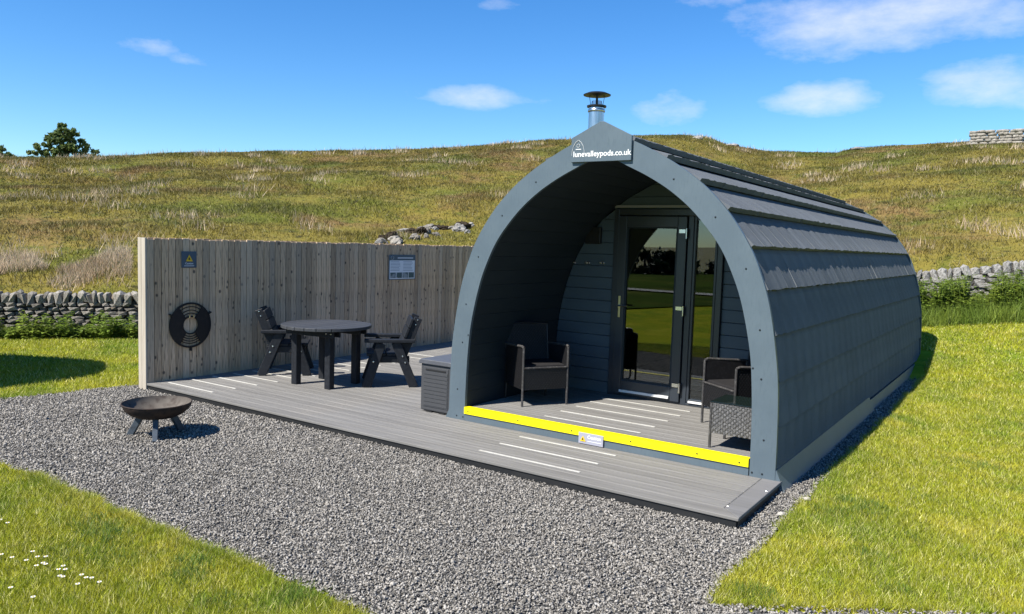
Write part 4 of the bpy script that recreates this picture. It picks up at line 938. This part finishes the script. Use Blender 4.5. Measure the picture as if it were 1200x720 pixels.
wr = thing('dry_stone_wall', 'pale lichen covered dry stone wall at the right behind the pod', 'wall')
stone_run(wr, -8.2, 3.0, .78, 'b', True, 8)
# field wall on the skyline at the far right
def ray_ground(a, e):
    for r_ in np.arange(17, 90, .25):
        x = CX+r_*math.sin(R(a)); y = CY+r_*math.cos(R(a))
        if float(ground_z(x, y)) > CAM[2]+e*r_: return x, y, float(ground_z(x, y)), r_
    return x, y, float(ground_z(x, y)), r_
fw = thing('field_wall', 'grey dry stone field wall on the skyline at the far right', 'wall')
V = []; Fc = []; off = 0; me0 = SM['a']
for c in range(5):
    a = -4.1
    while a < 4:
        r_ = 55.3; l = random.uniform(.25, .6); x = CX+r_*math.sin(R(a)); y = CY+r_*math.cos(R(a)); me = random.choice(me0); v = np.empty(len(me.vertices)*3, np.float32); me.vertices.foreach_get('co', v); v = v.reshape(-1, 3)
        v = v*np.array([l*1.25, .5, .24])+np.array([x, y, float(ground_z(x, y))+.05+c*.175+random.uniform(-.02, .02)]); V.append(v); Fc.append(np.array([p.vertices[:] for p in me.polygons])+off); off += len(v); a += math.degrees(l/r_)
o = np_mesh('stones', np.concatenate(V), np.concatenate(Fc), M['stone'], fw, 'stuff')
# rocks breaking through the hillside
RK = [(-43.9, -.006, .62, .38, 'grey rock low in the outcrop just above the fence top'), (-43.2, .004, .75, .42, 'flat pale rock in the outcrop above the notice'), (-42.2, .011, .95, .36, 'long flat ledge of rock at the top of the outcrop'),
      (-41.6, .003, .7, .40, 'dark rock in the middle of the outcrop'), (-42.9, -.004, .8, .4, 'broken rock at the foot of the outcrop'), (-40.6, .017, .8, .30, 'thin ledge of rock right of the outcrop'), (-38.3, .0145, .85, .75, 'pale upright boulder on the hill beside the pod arch'),
      (-37.7, .0105, .4, .34, 'small pale stone beside the upright boulder'), (-37.5, .019, .5, .4, 'grey stone above the upright boulder'), (-41.2, .014, .6, .3, 'small rock ledge between outcrop and boulder')]
rr_ = random.Random(5)
for lab in ('broken grey stone low at the left of the outcrop', 'broken grey stone under the flat ledge', 'sharp grey stone at the right of the outcrop', 'small stone scattered below the ledge', 'small stone scattered right of the outcrop', 'tilted stone at the left top of the outcrop', 'tiny stone left of the upright boulder', 'small stone between ledge and boulder'):
    u_ = rr_.random(); RK.append((-44.2+u_*5.6, -.006+u_*.020+rr_.uniform(-.004, .006), rr_.uniform(.35, .7), rr_.uniform(.25, .5), lab))
for i, (a, e, s1, s2, lab) in enumerate(RK):
    x, y, z, r_ = ray_ground(a, e); rk = link('rock', None); bm = bmesh.new(); bmesh.ops.create_icosphere(bm, subdivisions=3, radius=.5)
    for v in bm.verts:
        c = v.co.copy(); v.co = Vector([math.copysign(abs(q/.5)**.8*.5, q) for q in c]); nf = float(fbm(c.x*3+i, c.y*3+c.z*4, i, 4, 2.4)); v.co *= 1+.34*nf
    me = bpy.data.meshes.new('rock'); bm.to_mesh(me); bm.free(); me.materials.append(M['stone_pale' if i in (1, 2, 6, 7, 11, 14) else 'stone'])
    bpy.data.objects.remove(rk); rk = link('rock', me, None, (x, y, z+s2*.01), random.uniform(0, 3)); rk.scale = (s1*.58, s1*.5, s2*.6); rk.rotation_euler[0] = random.uniform(-.5, .5); rk.rotation_euler[1] = random.uniform(-.5, .5)
    tag(rk, lab, 'rock', 'rocks on the hillside')
crevice_earth = mat('bare dark peat', (.045, .034, .024), .95, [(9, (.09, .07, .045), .5, .7, 5, one)], .1, (16, 1, .05, one))  # dark earth mounds whose colour carries the crevice shade among the rocks
for i, (a, e, s1, s2, lab) in enumerate([(-43.4, .000, 1.3, .42, 'dark earth mound standing for crevice shade among the rocks above the fence'), (-41.6, .010, 1.5, .36, 'dark earth mound standing for crevice shade above the middle rocks'), (-39.6, .0165, 1.2, .28, 'dark earth edge standing for crevice shade left of the upright boulder'), (-38.0, .017, 1.0, .55, 'dark earth mound standing for the shaded hollow behind the upright boulder')]):
    x, y, z, r_ = ray_ground(a, e); me = bpy.data.meshes.new('crevice_mound'); bm = bmesh.new(); bmesh.ops.create_icosphere(bm, subdivisions=4, radius=.5)
    for v in bm.verts: c = v.co.copy(); v.co *= 1+.38*float(fbm(c.x*4+i, c.y*3+c.z*4, i+60, 4, 2.6))
    bm.to_mesh(me); bm.free(); me.materials.append(crevice_earth); rk = link('crevice_mound', me, None, (x, y, z-.02), R(a)*-1); rk.scale = (s1*.62, .5, s2*.95); rk.rotation_euler[1] = random.uniform(-.25, .25); tag(rk, lab, 'crevice_earth', 'dark mounds for crevice shade on the hillside')
for i, (a, e, s1, s2, lab) in enumerate([(-21.3, .137, 1.2, .7, 'grey rock ledge on the skyline above the roof'), (-18.9, .1285, 1.4, .5, 'pale rock slab on the hill crest right of the roof ridge'), (-10.7, .1225, 1.6, .5, 'pale stone bank on the crest of the right hill'), (-.9, .104, 1.3, .3, 'pale stone scar high on the right hill')]):
    x, y, z, r_ = ray_ground(a, e); me = bpy.data.meshes.new('rock'); bm = bmesh.new(); bmesh.ops.create_icosphere(bm, subdivisions=3, radius=.5)
    for v in bm.verts: c = v.co.copy(); v.co *= 1+.22*float(fbm(c.x*3+i, c.y*3+c.z*4, i+30, 4, 2.2))
    bm.to_mesh(me); bm.free(); me.materials.append(M['stone_pale']); rk = link('rock', me, None, (x, y, z+s2*.02), .3*i); rk.scale = (s1*.7, s1*.5, s2*.6); tag(rk, lab, 'rock', 'rocks on the hillside')

# ------------------------------------------------------------ weeds along the walls
def weeds(name, label, a0, a1, n, off, hmin, hmax, seedw, leaf=(.05, .11), stems=14):
    vs = []
    for i in range(n):
        a = rng.uniform(a0, a1); r_ = float(lerp_tab(a, WALL_R))-rng.uniform(*off); x0 = CX+r_*math.sin(R(a)); y0 = CY+r_*math.cos(R(a)); z0 = float(ground_z(x0, y0)); hh = rng.uniform(hmin, hmax)*(1 if fbm(np.array(a*2.2), np.array(0.), seedw, 2, 1.0) > -.2 else .5)
        k = stems; t = rng.uniform(.05, 1, k); th = rng.uniform(0, 6.283, k); L = rng.uniform(leaf[0], leaf[1], k)*(1.15-.5*t); wd = L*.33; dr = rng.uniform(-.5, .6, k)
        lx, ly = rng.normal(0, .12, 2)*hh
        bx_, by_, bz = x0+lx*t, y0+ly*t, z0+hh*t; cx_, sx_ = np.cos(th), np.sin(th)
        p0 = np.stack([bx_, by_, bz], -1); p2 = np.stack([bx_+cx_*L, by_+sx_*L, bz-dr*L*.6], -1); mid = (p0+p2)/2+np.stack([np.zeros(k), np.zeros(k), L*.15], -1); sd_ = np.stack([-sx_*wd, cx_*wd, 0*wd], -1)
        vs.append(np.stack([p0, mid+sd_, p2, mid-sd_], 1))
        # stem as a thin face
        vs.append(np.array([[[x0-.004, y0, z0], [x0+.004, y0, z0], [x0+lx+.002, y0+ly, z0+hh], [x0+lx-.002, y0+ly, z0+hh]]]))
    v = np.concatenate(vs).reshape(-1, 3); o = np_mesh(name, v, np.arange(len(v)).reshape(-1, 4), M['nettle']); return tag(o, label, 'weeds', None, 'stuff')
weeds('wall_weeds', 'green weeds growing along the foot of the left stone wall', -72, -59, 260, (.35, .9), .12, .5, 71, (.06, .13), 16)
weeds('nettles', 'tall bright green nettles along the right stone wall', -8.4, 5, 1700, (.35, 1.4), .35, .88, 75, (.07, .15), 18)
def fringe(a0, a1, n, off, h0, h1, nm, lab):
    a = rng.uniform(a0, a1, n); r_ = lerp_tab(a, WALL_R)-rng.uniform(off[0], off[1], n); x = CX+r_*np.sin(np.radians(a)); y = CY+r_*np.cos(np.radians(a))
    k = ~((x > -5.9) & (x < 1.9) & (y < 9.3)); x, y = x[k], y[k]
    blades(x, y, ground_z(x, y), rng.uniform(h0, h1, len(x)), rng.uniform(.008, .016, len(x)), .6, M['nettle'], nm, lab)
fringe(-73, -58, 9000, (.25, .8), .08, .26, 'verge_grass', 'long bright grass at the foot of the left stone wall')
fringe(-9, 5, 14000, (.3, 1.9), .15, .5, 'verge_grass', 'long bright grass below the right stone wall')

# ------------------------------------------------------------ trees
def tree(name, label, base, height, crown, lobes, nleaf, leafsize, m, group=None, trunk_r=.2, seed=1):
    r = np.random.default_rng(seed); t = thing(name, label, 'tree', base, 0, group)
    mb = MB(); mb.tube([(0, 0, -.5), (.05, 0, height*.3), (0, .1, height*.55)], [trunk_r, trunk_r*.75, trunk_r*.4], 8)
    for (x, y, z, q) in lobes: mb.tube([(0, 0, height*.3), (x*.5, y*.5, height*.3+(z-height*.3)*.6), (x, y, z)], [trunk_r*.4, trunk_r*.25, trunk_r*.06], 6)
    mb.build('trunk', M['bark'], t, True)
    vol = np.array([q**2 for *_, q in lobes]); vol = vol/vol.sum(); vs = []
    for (x, y, z, q), f_ in zip(lobes, vol):
        nl = int(nleaf*f_); nc = max(6, int(nl/75)); d = r.normal(size=(nc, 3)); d /= np.linalg.norm(d, axis=1)[:, None]; cc = d*(q*r.uniform(.35, 1.0, nc)**.6)[:, None]*np.array([1, 1, .82])
        cl_ = r.integers(0, nc, nl); p = cc[cl_]+r.normal(0, q*.105, (nl, 3))+np.array([x, y, z])
        u = r.normal(size=(nl, 3)); u /= np.linalg.norm(u, axis=1)[:, None]; w_ = np.cross(u, r.normal(size=(nl, 3))); w_ /= np.linalg.norm(w_, axis=1)[:, None]; s_ = leafsize*r.uniform(.6, 1.4, nl)[:, None]
        vs.append(np.stack([p-u*s_, p+w_*s_*.5, p+u*s_, p-w_*s_*.5], 1))
    v = np.concatenate(vs).reshape(-1, 3); np_mesh('crown', v, np.arange(len(v)).reshape(-1, 4), m, t); return t
def far_base(a, r_): x = CX+r_*math.sin(R(a)); y = CY+r_*math.cos(R(a)); return (x, y, float(ground_z(x, y)))
rt = 88
b0 = far_base(-64.25, rt); zt_ = CAM[2]+.117*rt-b0[2]
rv = Vector((math.cos(R(64.25)), math.sin(R(64.25)), 0))     # across the view
def lb(u, v, z, q): return (rv.x*u-rv.y*v*0, rv.y*u, z, q)
tree('tree', 'broad green tree standing behind the hill crest at the left', b0, zt_, 3, [lb(-.2, 0, zt_-.75, .8), lb(.55, 0, zt_-1.2, .85), lb(-1.0, 0, zt_-1.6, .9), lb(.1, 0, zt_-1.9, 1.1), lb(1.3, 0, zt_-2.0, .8), lb(-2.0, 0, zt_-2.7, .85), lb(-2.8, 0, zt_-3.4, .6), lb(2.4, 0, zt_-2.8, .75), lb(2.8, 0, zt_-3.5, .7), lb(-.6, 0, zt_-3.0, 1.1), lb(1.2, 0, zt_-3.3, 1.1), lb(-1.6, 0, zt_-3.8, .9), lb(.3, 0, zt_-4.2, 1.2)], 15000, .15, M['leaf'], None, .25, 3)
b1 = far_base(-67.6, rt+10); z1_ = CAM[2]+.0875*(rt+10)-b1[2]
tree('tree', 'small tree top showing over the crest at the left edge', b1, z1_, 2, [lb(-.3, 0, z1_-.8, .8), lb(.5, 0, z1_-1.3, .7), lb(-1.2, 0, z1_-1.2, .8)], 4000, .15, M['leaf'], None, .18, 4)
# trees down the valley behind the camera (mirrored in the door glass)
for i, (dx, dy, dist, top, w_) in enumerate([(-.418, -.908, 58, 2.0, 2.6), (-.395, -.918, 60, 2.3, 2.7), (-.375, -.927, 66, 1.3, 2.2), (-.45, -.893, 75, .9, 2.2), (-.32, -.947, 70, 1.2, 2.4), (-.55, -.83, 70, 2, 3), (-.2, -.97, 70, 1.5, 3)]):
    x = -.2+dx*dist; y = 1.75+dy*dist; z = float(ground_z(x, y)); H = top-z
    tree('valley_tree', ['dark bushy tree down the valley, mirrored in the door glass', 'tallest dark tree down the valley, mirrored in the door', 'lower dark tree mirrored near the right of the door glass', 'dark tree mirrored at the left of the door glass', 'dark tree mirrored in the narrow side window', 'dark valley tree far to the left of the door mirror', 'dark valley tree far to the right of the door mirror'][i], (x, y, z), H,
         w_, [(0, 0, H-w_*.6, w_*.75), (-w_*.5, 0, H-w_*1.0, w_*.65), (w_*.55, .3, H-w_*.95, w_*.65), (0, .4, H-w_*1.3, w_*.8)], 3500, .25, M['leaf_dark'], 'trees down the valley', .2, 20+i)
tr_ = []
xs_ = np.linspace(-30, 10, 60); ys_ = -22-1.5*np.sin(xs_*.12)+.18*xs_
V = []
for x, y in zip(xs_, ys_): V += [(x, y-.7, float(ground_z(x, y-.7))+.09), (x, y+.7, float(ground_z(x, y+.7))+.09)]
o = np_mesh('track', np.array(V), np.array([(2*i, 2*i+2, 2*i+3, 2*i+1) for i in range(59)]), mat('pale farm track', (.42, .40, .36), .9, [(3, (.33, .31, .27), .4, .7, 4, one)])); o['kind'] = 'structure'
